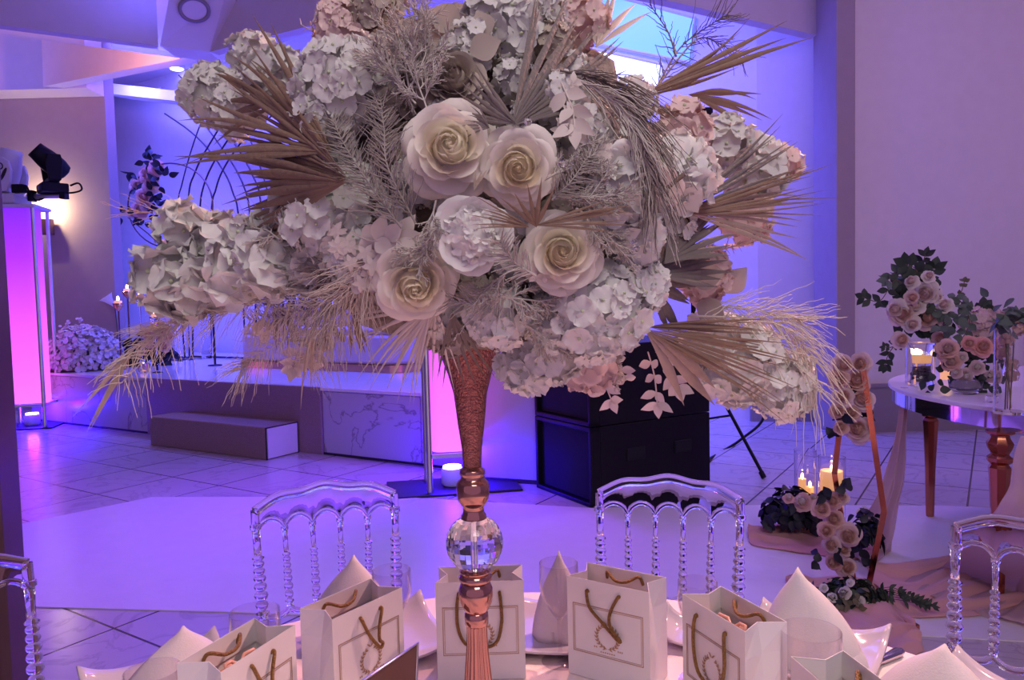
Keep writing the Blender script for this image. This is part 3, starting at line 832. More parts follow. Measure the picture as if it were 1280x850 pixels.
# metal arches
base = onS(281, 440, 2.35); base.z = SH
t = thing('arch_backdrop', 'dark metal backdrop of crossing pointed arches behind the left flowers', 'backdrop', base)
LA = [[(222, 450), (222, 271), (228, 228), (245, 170), (262, 132), (290, 88)],
      [(235, 450), (235, 262), (244, 215), (268, 170), (293, 132), (330, 90)],
      [(249, 450), (249, 284), (257, 225), (288, 170), (315, 138), (355, 105)],
      [(264, 450), (264, 275), (270, 236), (280, 210), (300, 180), (322, 158), (350, 138)]]
for k, L in enumerate(LA):
    pts = [onS(x, y, 2.35) for x, y in L]; pts[0].z = SH + .012
    mb = MB(); mb.tube(cat_rom(pts, 6), .013 if k else .010, 6); mb.build('arch_bar', 'arch', t)
    pts = [onS(2 * 282 - x + (y - 300) * .05, y + 4, 2.40) for x, y in L]; pts[0].z = SH + .012
    mb = MB(); mb.tube(cat_rom(pts, 6), .013 if k else .010, 6); mb.build('arch_bar', 'arch', t)
mb = MB(); mb.tube([V((onS(214, 440, 2.35).x, onS(214, 440, 2.35).y, SH + .012)), V((onS(350, 440, 2.35).x, onS(350, 440, 2.35).y, SH + .012))], .014, 6); mb.build('base_bar', 'arch', t)

def bloom(parent, p, r, mt=('blush', 'pink'), nrm=None, name='rose', detail=0):
    n = nrm if nrm is not None else (face_cam(p) + V((rnd.uniform(-.5, .5), rnd.uniform(-.4, .4), rnd.uniform(-.3, .6)))).normalized()
    return rose_mb(frame(p, n, roll=rnd.random() * 6), r, detail=detail).build(name, list(mt), parent)
def leafcloud(parent, pts, n, spread, L, w, mt, name='foliage', pw=.7):
    mb = MB()
    for k in range(n):
        c = V(pts[k % len(pts)]); p = c + V((rnd.gauss(0, spread), rnd.gauss(0, spread), rnd.gauss(0, spread)))
        z = (face_cam(p) + V((rnd.uniform(-1, 1), rnd.uniform(-1, 1), rnd.uniform(-1, 1))) * .8).normalized()
        leaf(mb, frame(p, z, roll=rnd.random() * 6), L * rnd.uniform(.7, 1.2), w * rnd.uniform(.8, 1.1), 0, .2, pw=pw)
    return mb.build(name, mt, parent)

# hoop with a column of roses
YH = onS(213, 300, 1.9).y
rp = lambda a, r=53, cx=213, cy=257: onS(cx + r * math.cos(a), cy - r * math.sin(a), 1.9)
pb = onS(213, 440, 1.9); pb.z = SH
t = thing('flower_hoop', 'thin metal hoop with a column of dusky pink roses at left of the arches', 'flower stand', pb)
mb = MB(); mb.tube([rp(a) for a in [2 * PI * i / 40 for i in range(40)]], .011, 6, loop=True); mb.build('hoop', 'goldwire', t)
mb = MB(); q = rp(-PI / 2); mb.tube([q, V((q.x, q.y, SH + .02))], .014, 6); mb.lathe([(.2, 0), (.2, .015), (.02, .02)], 24, 0, T(q.x, q.y, SH + .001)); mb.build('stand', 'goldwire', t)
cols = [(196, 210, 11), (184, 217, 12), (188, 232, 11), (172, 230, 8), (180, 246, 12), (168, 233, 7), (175, 262, 11), (183, 258, 8), (167, 266, 8), (190, 222, 8)]
for x, y, r in cols:
    p = onS(x, y, 1.85 + rnd.uniform(-.05, .05)); bloom(t, p, r * p.y / F, ('pink', 'blush') if rnd.random() < .3 else ('blush', 'pink'))
lp = [onS(x, y, 1.82) for x, y in [(188, 196), (190, 200), (165, 222), (203, 218), (195, 226), (190, 243), (170, 240), (196, 250), (200, 257), (162, 268), (174, 274), (184, 278), (185, 262), (205, 213)]]
leafcloud(t, lp, 60, .05, .14, .045, 'leafnavy')
mb = MB(); mb.tube([onS(160, 272, 1.85), onS(185, 292, 1.85), onS(200, 306, 1.85)], .008, 5)
mb.build('stem', 'stem', t)

# round ball of gypsophila at the stage corner
pc = atz(106, 462, SH); r = 46 * pc.y / F
t = thing('gypsophila_dome', 'low white dome of gypsophila on the stage corner beside the left tower', 'flowers', pc)
mb = MB(); mb.ball((pc.x, pc.y, pc.z + .02), r * .85, 0, None, 20, 10, (1, .9, .62), .15)
mb.v = [(x, y, max(z, SH + .004)) for x, y, z in mb.v]; mb.build('foam_dome', 'moss', t)
mb = MB()
for k in range(1500):
    d = V((rnd.gauss(0, 1), rnd.gauss(0, 1), abs(rnd.gauss(0, 1)))).normalized()
    p = pc + V((d.x * r, d.y * r * .9, .03 + d.z * r * 1.12)) * 1.0
    p = pc + (p - pc) * rnd.uniform(.86, 1.05)
    floret(mb, frame(p, (d + V((rnd.uniform(-1, 1), rnd.uniform(-1, 1), rnd.uniform(-1, 1))) * .6), roll=rnd.random() * 6), rnd.uniform(.022, .042), 4, 0)
for p_ in [(85, 405), (100, 399), (80, 410)]:
    q0 = at(p_[0] + 4, 420, pc.y); q1 = at(p_[0], p_[1], pc.y)
    mb.tube([q0, q1], .004, 4)
    for k in range(8): floret(mb, frame(q1 + V((rnd.gauss(0, .02), 0, rnd.gauss(0, .02))), (rnd.uniform(-1, 1), -1, 1)), .02, 4, 0)
mb.build('blossom', 'breath', t)['kind'] = 'stuff'

# sofa
a, b = onS(292, 458, 1.15), None
a = atz(293, 459, SH); wS = (a - S0).dot(N); sS = (a - S0).dot(U)
t = thing('sofa', 'pale lilac rounded sofa with gold base band on the stage', 'sofa', S(sS + 1.3, wS + .35, SH))
def rr(s0, s1, w0, w1, rad, n=8):
    out = []
    for cx, cy, a0 in ((s1 - rad, w0 + rad, -90), (s1 - rad, w1 - rad, 0), (s0 + rad, w1 - rad, 90), (s0 + rad, w0 + rad, 180)):
        for i in range(n + 1):
            q_ = math.radians(a0 + 90 * i / n); p = S(cx + rad * math.cos(q_), cy + rad * math.sin(q_), 0); out.append((p.x, p.y))
    return out
mb = MB(); mb.prism(rr(sS - .02, sS + 2.75, wS - .02, wS + .78, .28), SH + .002, SH + .085); mb.build('base_band', 'gold', t, auto=40)
mb = MB(); mb.prism(rr(sS, sS + 2.73, wS, wS + .76, .27), SH + .085, SH + .42); mb.build('seat', 'lilac_uph', t, bevel=.04, auto=40)
mb = MB(); mb.prism(rr(sS + .02, sS + 2.71, wS + .40, wS + .76, .17), SH + .42, SH + .80); mb.build('backrest', 'lilac_uph', t, bevel=.05, auto=40)
mb = MB(); mb.prism(rr(sS + .06, sS + 2.67, wS + .02, wS + .40, .16), SH + .42, SH + .50); mb.build('seat_cushion', 'lilac_uph', t, bevel=.03, auto=40)

# low grey bench, pole and acrylic plinths behind
p = atz(274, 432, SH)
t = thing('low_bench', 'low grey bench at the back of the stage left of the sofa', 'bench', p, STA)
m = MB(); m.box((0, .2, .33), (.62, .4, .10)); m.build('seat', 'dado', t, world=False, smooth=False, bevel=.01)
m = MB(); m.box((0, .2, .16), (.54, .34, .24)); m.build('body', 'taupe', t, world=False, smooth=False)
m = MB(); m.box((0, .2, .02), (.62, .4, .035)); m.build('plinth', 'black', t, world=False, smooth=False)
p = atz(269, 457, SH)
t = thing('thin_pole', 'thin dark pole standing on the stage in front of the grey bench', 'pole', p)
mb = MB(); mb.tube([p, p + V((0, 0, .9))], .016, 8); mb.build('rod', 'arch', t)
mb = MB(); mb.lathe([(.09, 0), (.09, .012), (.02, .02)], 16, 0, T(*p)); mb.build('foot', 'arch', t)
for i, (x, y, w_, h) in enumerate([(242, 449, .36, .82), (218, 447, .16, .70)]):
    p = atz(x, y, SH)
    t = tag(MB().box((0, 0, h / 2 + .001), (w_, w_, h)).build('acrylic_plinth', 'acrylic', smooth=False), ['wide clear acrylic plinth on the stage beside the dark foliage', 'narrow clear acrylic plinth left of the wide one'][i], 'plinth')
    t.location = p; t.rotation_euler = (0, 0, STA)
for i, (x, yb, yt, g) in enumerate([(152, 462, 379, 1), (179, 462, 372, 0), (197, 466, 396, 0), (164, 458, 364, 1)]):
    p = atz(x, yb, SH); h = at(x, yt, p.y).z - SH
    t = thing('candle_stand', ['slim candle stand with shining gold cup, nearest the white dome', 'slim glass candle stand between the two gold-cupped ones', 'shortest slim glass candle stand beside the foliage heap', 'tallest slim candle stand with a bright cup'][i], 'candle holder', p)
    mb = MB(); mb.lathe([(.06, 0), (.06, .01), (.012, .02), (.010, h - .1)], 12, 0, T(*p)); mb.build('rod', 'goldwire' if g else 'glass', t)
    mb = MB(); mb.lathe([(.010, h - .1), (.05, h - .05), (.065, h), (.05, h - .02), (.01, h - .05)], 14, 0, T(*p)); mb.build('cup', 'gold' if g else 'glass', t)
    mb = MB(); mb.lathe([(.045, h - .02), (.045, h + .03), (.01, h + .04)], 12, 0, T(*p)); mb.build('candle', 'wax', t)
    mb = MB(); mb.ball((p.x, p.y, p.z + h + .06), .018, 0, None, 8, 6, (1, 1, 1.8)); mb.build('flame', 'flame', t)
p = atz(143, 455, SH)
t = thing('calla_lily', 'single white calla lily rising above the gypsophila dome', 'flower', p)
tp = at(144, 384, p.y); mb = MB(); mb.tube(cat_rom([p, (p + tp) / 2 + V((.04, 0, 0)), tp], 5), .008, 5); mb.build('stem', 'leafsage', t)
mb = MB(); Q = frame(tp, (-.5, -.3, .8)); mb.lathe([(.01, 0), (.03, .06), (.06, .13), (.10, .19)], 14, 0, Q, cap=False); mb.build('bloom', 'breath', t)

# heap of dark foliage with candles on the stage
p = atz(188, 458, SH)
t = thing('foliage_heap', 'heap of dark foliage and blush flowers on the stage front', 'flowers', p)
mb = MB(); leaf_heap_mb(p + V((-.15, .2, .12)), (.42, .25, .34), 260, .15, .05, mb); mb.build('foliage', 'leafnavy', t)
for x, y, r in [(203, 412, 10), (196, 405, 7), (210, 420, 9), (198, 422, 8), (184, 418, 7), (206, 434, 7), (176, 440, 6), (186, 430, 6)]:
    q_ = at(x, y, p.y - .1); bloom(t, q_, r * q_.y / F)
for i, (x, y) in enumerate([(167, 455), (180, 464)]):
    q_ = atz(x, y + 2, SH)
    t = thing('glass_votive', ['lit glass votive at left in front of the foliage heap', 'lit glass votive at the very edge of the stage'][i], 'candle', q_)
    m = MB(); m.lathe([(.05, 0), (.06, .005), (.065, .12), (.060, .12), (.055, .02), (.0, .015)], 16, 0, None, cap=False); m.build('glass', 'glass', t, world=False)
    m = MB(); m.lathe([(.045, .02), (.045, .07), (0, .07)], 14); m.build('candle', 'wax', t, world=False)
    m = MB(); m.ball((0, 0, .10), .014, 0, None, 8, 6, (1, 1, 1.8)); m.build('flame', 'flame', t, world=False)

# ------------------------------------------------------------------ round cake table on the right
TC = V((3.22, 3.78, 0)); TZ = .865; RX_, RY_ = 1.15, 1.22
t = thing('side_table', 'round white table with mirrored rim and turned rose gold legs', 'table', TC)
ell = lambda k: [(TC.x + RX_ * k * math.cos(2 * PI * i / 72), TC.y + RY_ * k * math.sin(2 * PI * i / 72)) for i in range(72)]
mb = MB(); mb.prism(ell(1.0), TZ - .022, TZ); mb.build('tabletop', 'panel_white', t, bevel=.004, auto=40)
mb = MB(); rows = [[(x, y, z) for x, y in ell(.985)] for z in (TZ - .10, TZ - .023)]; mb.grid(rows, 0, None, True); rows2 = [[(x, y, z) for x, y in ell(.97)] for z in (TZ - .023, TZ - .10)]; mb.grid(rows2, 0, None, True)
mb.grid([rows2[1], rows[0]], 0, None, True); mb.build('mirror_rim', 'chrome', t, auto=40)
lp_ = [(.022, .0), (.024, .02), (.030, .30), (.042, .55), (.046, .60), (.036, .615), (.052, .63), (.052, .645), (.036, .66), (.050, .69), (.055, .71), (.040, .735), (.038, .745), (.058, .755), (.058, .766)]
for x, y in [(2.16, 3.28), (2.55, 4.52), (3.3, 2.75), (4.2, 3.5), (3.9, 4.7)]:
    mb = MB(); mb.lathe(lp_, 8, 0, T(x, y, 0)); mb.build('leg', 'copper', t, smooth=True, auto=25)

def cylinder_vase(x, yb, w_, h, label, candle=True, Z=TZ, Y=None, fill=True, rr_=None):
    p = atz(x, yb, Z); r = rr_ or w_ * p.y / F / 2
    t = thing('hurricane_vase', label, 'vase', p)
    m = MB(); m.lathe([(.0, .001), (r, .001), (r, h), (r - .004, h), (r - .004, .012), (0, .012)], 28, 0, None, cap=False); m.build('glass', 'glass', t, world=False, auto=40)
    if candle:
        cz = h * .48
        m = MB(); m.lathe([(r * .5, cz), (r * .5, cz + h * .2), (r * .1, cz + h * .21)], 16); m.build('candle', 'wax', t, world=False)
        m = MB(); m.ball((0, 0, cz + h * .27), .010, 0, None, 8, 6, (1, 1, 2)); m.build('flame', 'flame', t, world=False)
        l = point('candle_light', (0, 0, cz + h * .36), (1, .6, .3), .8, .003); l.parent = t
        if fill:
            mb = MB(); leaf_heap_mb((0, 0, cz * .5), (r * .6, r * .6, cz * .42), 45, r * .5, r * .2, mb); mb.build('leaves', 'leafnavy', t, world=False)
    return t
cylinder_vase(1150, 480, 33, .255, 'tall glass hurricane vase with floating candle at the left end of the side table')
cylinder_vase(1262, 517, 36, .36, 'tall glass hurricane vase with pale stems at the right edge of the side table', candle=False)
p = atz(1262, 517, TZ)
t = thing('dried_bouquet', 'pale blossom stems standing in the right glass hurricane vase', 'flowers', p)
mb = MB()
for k in range(4): mb.tube([p + V((rnd.uniform(-.03, .03), rnd.uniform(-.03, .03), .02)), p + V((rnd.uniform(-.04, .04), rnd.uniform(-.04, .04), .30))], .003, 5)
mb.build('stem', 'leafolive', t)['kind'] = 'stuff'
for k in range(5): hydrangea_mb(p + V((rnd.uniform(-.03, .03), rnd.uniform(-.03, .03), .16 + .05 * k)), (0, -1, .3), .03, 10).build('blossom', ['blush', 'blush'], t)
mb = MB(); leaf_heap_mb(p + V((.02, 0, .37)), (.10, .06, .07), 26, .06, .022, mb, pw=.8); mb.build('foliage', 'leafsage', t)
p = atz(1183, 474, TZ)
t = thing('pillar_candle', 'lit ivory pillar candle between hurricane vase and low rose bowl', 'candle', p)
m = MB(); m.lathe([(.032, 0), (.034, .004), (.034, .15), (.024, .148), (0, .142)], 20); m.build('wax', 'wax', t, world=False)
m = MB(); m.ball((0, 0, .165), .009, 0, None, 8, 6, (1, 1, 2)); m.build('flame', 'flame', t, world=False)
point('candle_light', p + V((0, 0, .20)), (1, .6, .3), .35, .003)

# tall arrangement at the back of the side table
def flora(name, label, base, cat='flower arrangement'):
    return thing(name, label, cat, base)
YA = 4.15
pb = at(1152, 470, YA); pb.z = TZ
t = flora('flower_arrangement', 'tall arrangement of cream roses and dark eucalyptus at back of the side table', pb)
mb = MB(); mb.lathe([(.05, 0), (.06, .01), (.045, .1), (.055, .2), (.07, .24)], 20, 0, T(*pb)); mb.build('vase', 'glass', t)
for x, y, r, c in [(1158, 366, 17, 0), (1162, 400, 2, 0), (1128, 392, 17, 1), (1120, 386, 14, 0), (1139, 352, 10, 0), (1145, 383, 12, 0), (1161, 345, 9, 0), (1172, 372, 8, 0), (1181, 381, 11, 0), (1160, 397, 18, 1), (1140, 372, 10, 1), (1126, 425, 12, 1), (1176, 424, 12, 1), (1140, 405, 12, 0), (1180, 403, 10, 0)]:
    if r < 4: continue
    q_ = at(x, y, YA - .06 + rnd.uniform(-.04, .04)); bloom(t, q_, r * q_.y / F, ('cream', 'palepink') if not c else ('palepink', 'blush'), detail=1 if r > 14 else 0)
def twig(par, pts, nl, L, w, mt, Y, ang=1.0, pw=.85, name='foliage'):
    mb = sprig_mb([at(x, y, Y + dz) for x, y, dz in pts], nl, L, w, None, 0, 1, .0025, ang, pw)
    return mb.build(name, [mt, 'stem'], par)
twig(t, [(1142, 372, 0), (1120, 350, -.05), (1100, 376, -.05), (1078, 371, 0)], 6, .055, .018, 'leaf', YA)
twig(t, [(1140, 360, 0), (1122, 340, 0), (1108, 352, -.05)], 4, .06, .02, 'leafsage', YA)
twig(t, [(1145, 370, 0), (1150, 340, 0), (1157, 318, 0)], 4, .06, .016, 'leafnavy', YA)
twig(t, [(1150, 362, 0), (1146, 338, 0), (1132, 330, 0)], 4, .08, .028, 'leaf', YA - .05)
twig(t, [(1152, 362, 0), (1164, 345, 0), (1168, 334, 0)], 3, .07, .024, 'leaf', YA)
twig(t, [(1150, 356, 0), (1132, 346, 0), (1106, 348, 0)], 6, .05, .007, 'leafblue', YA, .5)
twig(t, [(1175, 385, 0), (1195, 372, 0), (1212, 400, -.05), (1202, 425, -.08)], 8, .048, .02, 'leafsage', YA - .05)
twig(t, [(1185, 385, 0), (1200, 368, 0), (1206, 350, 0)], 4, .03, .012, 'leafolive', YA)
twig(t, [(1200, 400, 0), (1222, 392, 0), (1230, 385, 0)], 3, .07, .024, 'leaf', YA)
twig(t, [(1130, 420, 0), (1112, 440, 0), (1106, 458, 0)], 4, .05, .018, 'leaf', YA)
twig(t, [(1138, 412, 0), (1120, 432, 0), (1104, 434, 0)], 4, .03, .010, 'leaf', YA)
leafcloud(t, [at(x, y, YA) for x, y in [(1125, 372), (1150, 370), (1140, 398), (1170, 400), (1150, 350), (1183, 395), (1165, 415), (1135, 365)]], 60, .035, .08, .028, 'leaf')
leafcloud(t, [at(x, y, YA - .1) for x, y in [(1190, 392), (1182, 410), (1200, 385)]], 20, .03, .06, .025, 'leafsage')

pb = at(1232, 470, 4.2); pb.z = TZ
t = flora('flower_arrangement', 'dusky pink arrangement half hidden behind the low rose bowl', pb)
mb = MB(); mb.lathe([(.06, 0), (.07, .01), (.07, .12)], 20, 0, T(*pb)); mb.build('vase', 'glass', t)
for x, y, r in [(1222, 400, 16), (1240, 395, 13), (1208, 405, 10), (1228, 415, 12), (1245, 420, 12)]:
    q_ = at(x, y, 4.15); hydrangea_mb(q_, face_cam(q_, .8), r * q_.y / F, 22).build('hydrangea', ['palepink', 'palepink'], t)
leafcloud(t, [at(x, y, 4.12) for x, y in [(1235, 388), (1246, 400), (1215, 420), (1262, 396), (1272, 390), (1270, 410)]], 36, .035, .06, .022, 'leafsage')

pb = atz(1207, 492, TZ)
t = flora('rose_bowl', 'low glass bowl of pink and cream roses on the front of the side table', pb, 'flower arrangement')
mb = MB(); mb.lathe([(.05, .001), (.075, .03), (.08, .07), (.072, .075), (.07, .03), (.0, .012)], 24, 0, T(*pb), cap=False); mb.build('bowl', 'glass', t)
for x, y, r, c in [(1185, 436, 14, 1), (1189, 452, 13, 1), (1229, 433, 14, 2), (1212, 429, 10, 2), (1207, 470, 11, 0), (1222, 459, 10, 0), (1180, 443, 9, 1), (1238, 470, 9, 0), (1203, 447, 8, 0), (1195, 466, 8, 0)]:
    q_ = at(x, y, pb.y - .03 + rnd.uniform(-.05, .02)); bloom(t, q_, r * q_.y / F, [('palepink', 'cream'), ('blush', 'palepink'), ('pink', 'blush')][c], detail=1 if r > 12 else 0)
leafcloud(t, [at(x, y, pb.y + .02) for x, y in [(1195, 440), (1205, 455), (1215, 445), (1218, 475), (1230, 480), (1200, 478), (1240, 452), (1210, 438), (1180, 462), (1232, 468), (1168, 485), (1192, 455)]], 80, .022, .05, .02, 'leaf')
p = atz(1237, 503, TZ)
t = thing('crystal_cube', 'tiny sparkling crystal cube on the side table by the right vase', 'ornament', p)
m = MB(); m.box((0, 0, .016), (.03, .03, .03)); m.build('stone', 'crystal', t, world=False, smooth=False, bevel=.003)

# ------------------------------------------------------------------ hexagonal flower frame
pb = at(1085, 740, 3.42); pb.z = 0
t = thing('geometric_flower_stand', 'tall rose gold hexagonal frame with two clusters of blush roses', 'flower stand', pb)
hx = [at(1058, 455, 3.55), at(1078, 455, 3.46), at(1105, 640, 3.40), at(1084, 738, 3.43), at(1070, 738, 3.52), at(1043, 592, 3.60)]
mb = MB()
mb.tube([hx[0] + (hx[1] - hx[0]) * .5, hx[1], hx[2], hx[3], hx[4], at(1054, 660, 3.56), hx[5], hx[0], hx[0] + (hx[1] - hx[0]) * .45], .0175, 4); mb.build('frame', 'copper', t, smooth=False)
mb = MB()
tri = [atz(1078, 742, 0), atz(1150, 790, 0), atz(1100, 796, 0)]
mb.prism([(p.x, p.y) for p in tri][::-1], .004, .03); mb.build('base_plate', 'copper', t, smooth=False, bevel=.003)
for x, y, r in [(1054, 456, 15), (1076, 454, 14), (1048, 474, 14), (1070, 476, 17), (1054, 496, 14), (1077, 499, 17), (1047, 514, 11), (1064, 516, 12), (1073, 537, 19), (1051, 534, 10)]:
    q_ = at(x, y, 3.46 + rnd.uniform(-.02, .02)); bloom(t, q_, r * q_.y / F, ('blush', 'blush') if rnd.random() < .4 else ('palepink', 'blush'), detail=1)
for x, y, r in [(1027, 636, 13), (1041, 626, 12), (1052, 622, 10), (1042, 649, 14), (1060, 669, 17), (1033, 663, 12), (1039, 681, 13), (1055, 688, 10), (1041, 703, 12), (1058, 709, 15)]:
    q_ = at(x, y, 3.50 + rnd.uniform(-.02, .02)); bloom(t, q_, r * q_.y / F, ('blush', 'blush') if rnd.random() < .4 else ('palepink', 'blush'), detail=1)
leafcloud(t, [at(x, y, 3.48) for x, y in [(1052, 520), (1085, 517), (1045, 545), (1056, 484), (1024, 702), (1034, 620), (1062, 612), (1076, 655), (1070, 690), (1084, 706), (1046, 690)]], 40, .012, .055, .022, 'leafnavy')
q0 = atz(1065, 765, 0)
t = thing('floor_flowers', 'low heap of olive leaves and small white blooms at the hexagon foot', 'flowers', q0)
mb = MB(); leaf_heap_mb(q0 + V((0, .05, .045)), (.19, .11, .085), 230, .055, .014, mb, pw=.9); mb.build('foliage', 'leaf', t)
mb = MB(); leaf_heap_mb(q0 + V((-.02, .0, .05)), (.17, .10, .085), 90, .04, .013, mb, pw=.9); mb.build('foliage', 'leafolive', t)
for x, y, r in [(1055, 741, 9), (1071, 752, 11), (1041, 746, 7), (1030, 735, 6), (1062, 728, 6), (1085, 757, 6)]:
    q_ = at(x, y, q0.y - .03); bloom(t, q_, r * q_.y / F, ('cream', 'white'))
mb = MB()
for k in range(6):
    a = rnd.uniform(-.6, .8); s_ = atz(1085, 745, .05)
    sprig_mb([s_, s_ + V((.08, -.03, .05 - .01 * k)), s_ + V((.17 + .01 * k, -.06 - .02 * k, .01))], 6, .03, .007, mb, 0, 0, .0015)
mb.build('trailing_sprigs', 'leaf', t)

# candles in a dark wreath on the floor
q0 = atz(1005, 678, 0)
t = thing('floor_flowers', 'dark leafy mound with blush roses on the floor around glass candle vases', 'flowers', q0)
mb = MB(); leaf_heap_mb(q0 + V((-.03, .10, .12)), (.19, .14, .17), 380, .07, .026, mb, pw=.7); leaf_heap_mb(atz(1082, 672, .13) + V((0, .0, 0)), (.08, .10, .15), 130, .07, .022, mb, pw=.8); mb.build('foliage', 'leafnavy', t)
for x, y, r in [(1003, 627, 13), (986, 622, 8), (1081, 643, 10), (1085, 657, 9), (1070, 668, 8), (1018, 622, 7)]:
    q_ = at(x, y, q0.y - .04); bloom(t, q_, r * q_.y / F, ('blush', 'cream') if x < 1050 else ('cream', 'blush'))
for i, (x, yb, w_, hh) in enumerate([(1017, 668, 27, .47), (1051, 672, 33, .44)]):
    p = atz(x, yb, 0) + V((0, .12, 0)); r = w_ * p.y / F / 2
    t = thing('hurricane_vase', ['tall glass cylinder with two burning candles on the floor', 'wider glass cylinder with one thick burning candle on the floor'][i], 'vase', p)
    m = MB(); m.lathe([(.0, .001), (r, .001), (r, hh), (r - .004, hh), (r - .004, .012), (0, .012)], 28, 0, None, cap=False); m.build('glass', 'glass', t, world=False, auto=40)
    for (dx, ch, cr) in ([(-.018, .30, .022), (.028, .25, .024)] if i == 0 else [(0, .36, .062)]):
        m = MB(); m.lathe([(cr, .013), (cr, ch), (cr * .8, ch - .004), (0, ch - .01)], 18, 0, T(dx, 0, 0)); b_ = m.build('candle', 'wax', t, world=False)
        m = MB(); m.ball((dx, 0, ch + .014), .009, 0, None, 8, 6, (1, 1, 2.2)); m.build('flame', 'flame', b_, world=False)
    l = point('candle_light', (-.018, 0, .35) if i == 0 else (0, 0, .415), (1, .55, .25), 1.3, .003); l.parent = t

# ------------------------------------------------------------------ cloths on the floor
def cloth(name, label, rows, mt, seed=1, amp=.02, fq=9, nu=70, nv=30, hang=False):
    """rows: list of (left, right) points; rippled sheet between them"""
    ls = cat_rom([r[0] for r in rows], 8); rs = cat_rom([r[1] for r in rows], 8); out = []
    for j in range(len(ls)):
        row = []
        for i in range(nu + 1):
            u = i / nu; p = ls[j].lerp(rs[j], u); v = j / len(ls)
            k = 1 - abs(noise.noise(V((u * fq + 1.5 * noise.noise(V((v * 3, u * 2, seed))), v * 2.2, seed * 3)))) * 2.6
            k2 = noise.noise(V((u * 3, v * 5, seed * 7)))
            if p.z > .05: p = p + V((0, amp * math.sin(u * fq * 2 + 2 * k2), 0))
            else: p = V((p.x + amp * k2 * .8, p.y + amp * k2 * .8, .010 + amp * max(0, .25 + .75 * k + .5 * k2) * min(1, 6 * min(u, 1 - u) + .15)))
            row.append(p)
        out.append(row)
    mb = MB(); mb.grid(out); 
    o = mb.build(name, mt, None, loc=out[0][0], solid=.0015)
    return tag(o, label, 'fabric')
Z0 = lambda x, y: atz(x, y, .012)
cloth('chiffon_drape', 'sheer blush drape hanging from the side table down to the floor',
      [(at(1127, 484, 4.05), at(1135, 484, 4.05)), (at(1122, 530, 4.05), at(1134, 530, 4.02)), (at(1108, 585, 4.05), at(1134, 585, 3.98)), (at(1092, 628, 4.0), at(1126, 630, 3.95)),
       (Z0(1064, 668), Z0(1112, 690)), (Z0(1030, 672), Z0(1085, 712))], 'sheer', 3, .018, 7)
cloth('chiffon_fabric', 'blush fabric crumpled on the floor under the dark leafy mound',
      [(Z0(934, 660), Z0(936, 676)), (Z0(965, 655), Z0(960, 686)), (Z0(1010, 655), Z0(1010, 692)), (Z0(1060, 660), Z0(1060, 698)), (Z0(1100, 660), Z0(1098, 700))], 'chiffon', 5, .035, 5)
cloth('chiffon_fabric', 'pink fabric crumpled in front of the hexagonal flower frame',
      [(Z0(982, 726), Z0(990, 742)), (Z0(1010, 722), Z0(1020, 762)), (Z0(1050, 722), Z0(1060, 800)), (Z0(1095, 730), Z0(1110, 830)), (Z0(1140, 780), Z0(1156, 815))], 'chiffon', 8, .042, 7)
cloth('chiffon_fabric', 'long blush fabric spread on the floor beneath the side table',
      [(Z0(1085, 706), Z0(1105, 762)), (Z0(1130, 704), Z0(1150, 772)), (Z0(1190, 692), Z0(1215, 768)), (Z0(1240, 672), Z0(1290, 756)), (Z0(1290, 655), Z0(1380, 745))], 'chiffon', 11, .035, 7)
cloth('chiffon_drape', 'sheer fabric hanging from the near side table edge behind the right chair',
      [(at(1276, 545, 2.75), at(1400, 560, 2.62)), (at(1262, 600, 2.78), at(1400, 610, 2.62)), (at(1235, 650, 2.85), at(1390, 680, 2.65)), (Z0(1170, 712), Z0(1380, 770)), (Z0(1120, 735), Z0(1330, 800))], 'sheer', 14, .02, 8)

# ------------------------------------------------------------------ dining table
DT = V((0, .70, 0)); DR = .93; DZ = .75
t = thing('dining_table', 'round banquet table standing in the foreground', 'table', DT)
m = MB(); m.lathe([(.0, .715), (DR - .01, .715), (DR - .01, .745), (0, .745)], 72, cap=False); m.build('tabletop', 'panel_white', t, world=False, auto=40)
for k in range(4):
    a = PI / 4 + k * PI / 2; m = MB(); m.tube([(.5 * math.cos(a), .5 * math.sin(a), .715), (.6 * math.cos(a), .6 * math.sin(a), 0)], .018, 10); m.build('leg', 'silver', t, world=False)
rows = []
n_ = 180
for z, rr_, am in [(DZ, 0.0, 0), (DZ, .5, 0), (DZ, DR - .012, 0), (DZ - .004, DR, 0), (DZ - .03, DR + .006, .004), (DZ - .15, DR + .012, .016), (DZ - .35, DR + .02, .026), (.02, DR + .03, .035)]:
    rows.append([((rr_ + am * math.sin(15 * 2 * PI * i / n_)) * math.cos(2 * PI * i / n_), (rr_ + am * math.sin(15 * 2 * PI * i / n_)) * math.sin(2 * PI * i / n_), z) for i in range(n_)])
m = MB(); m.grid(rows[::-1], 0, None, True)
o = m.build('tablecloth', 'cloth'); o.location = DT
tag(o, 'white cloth covering the round foreground table', 'tablecloth')

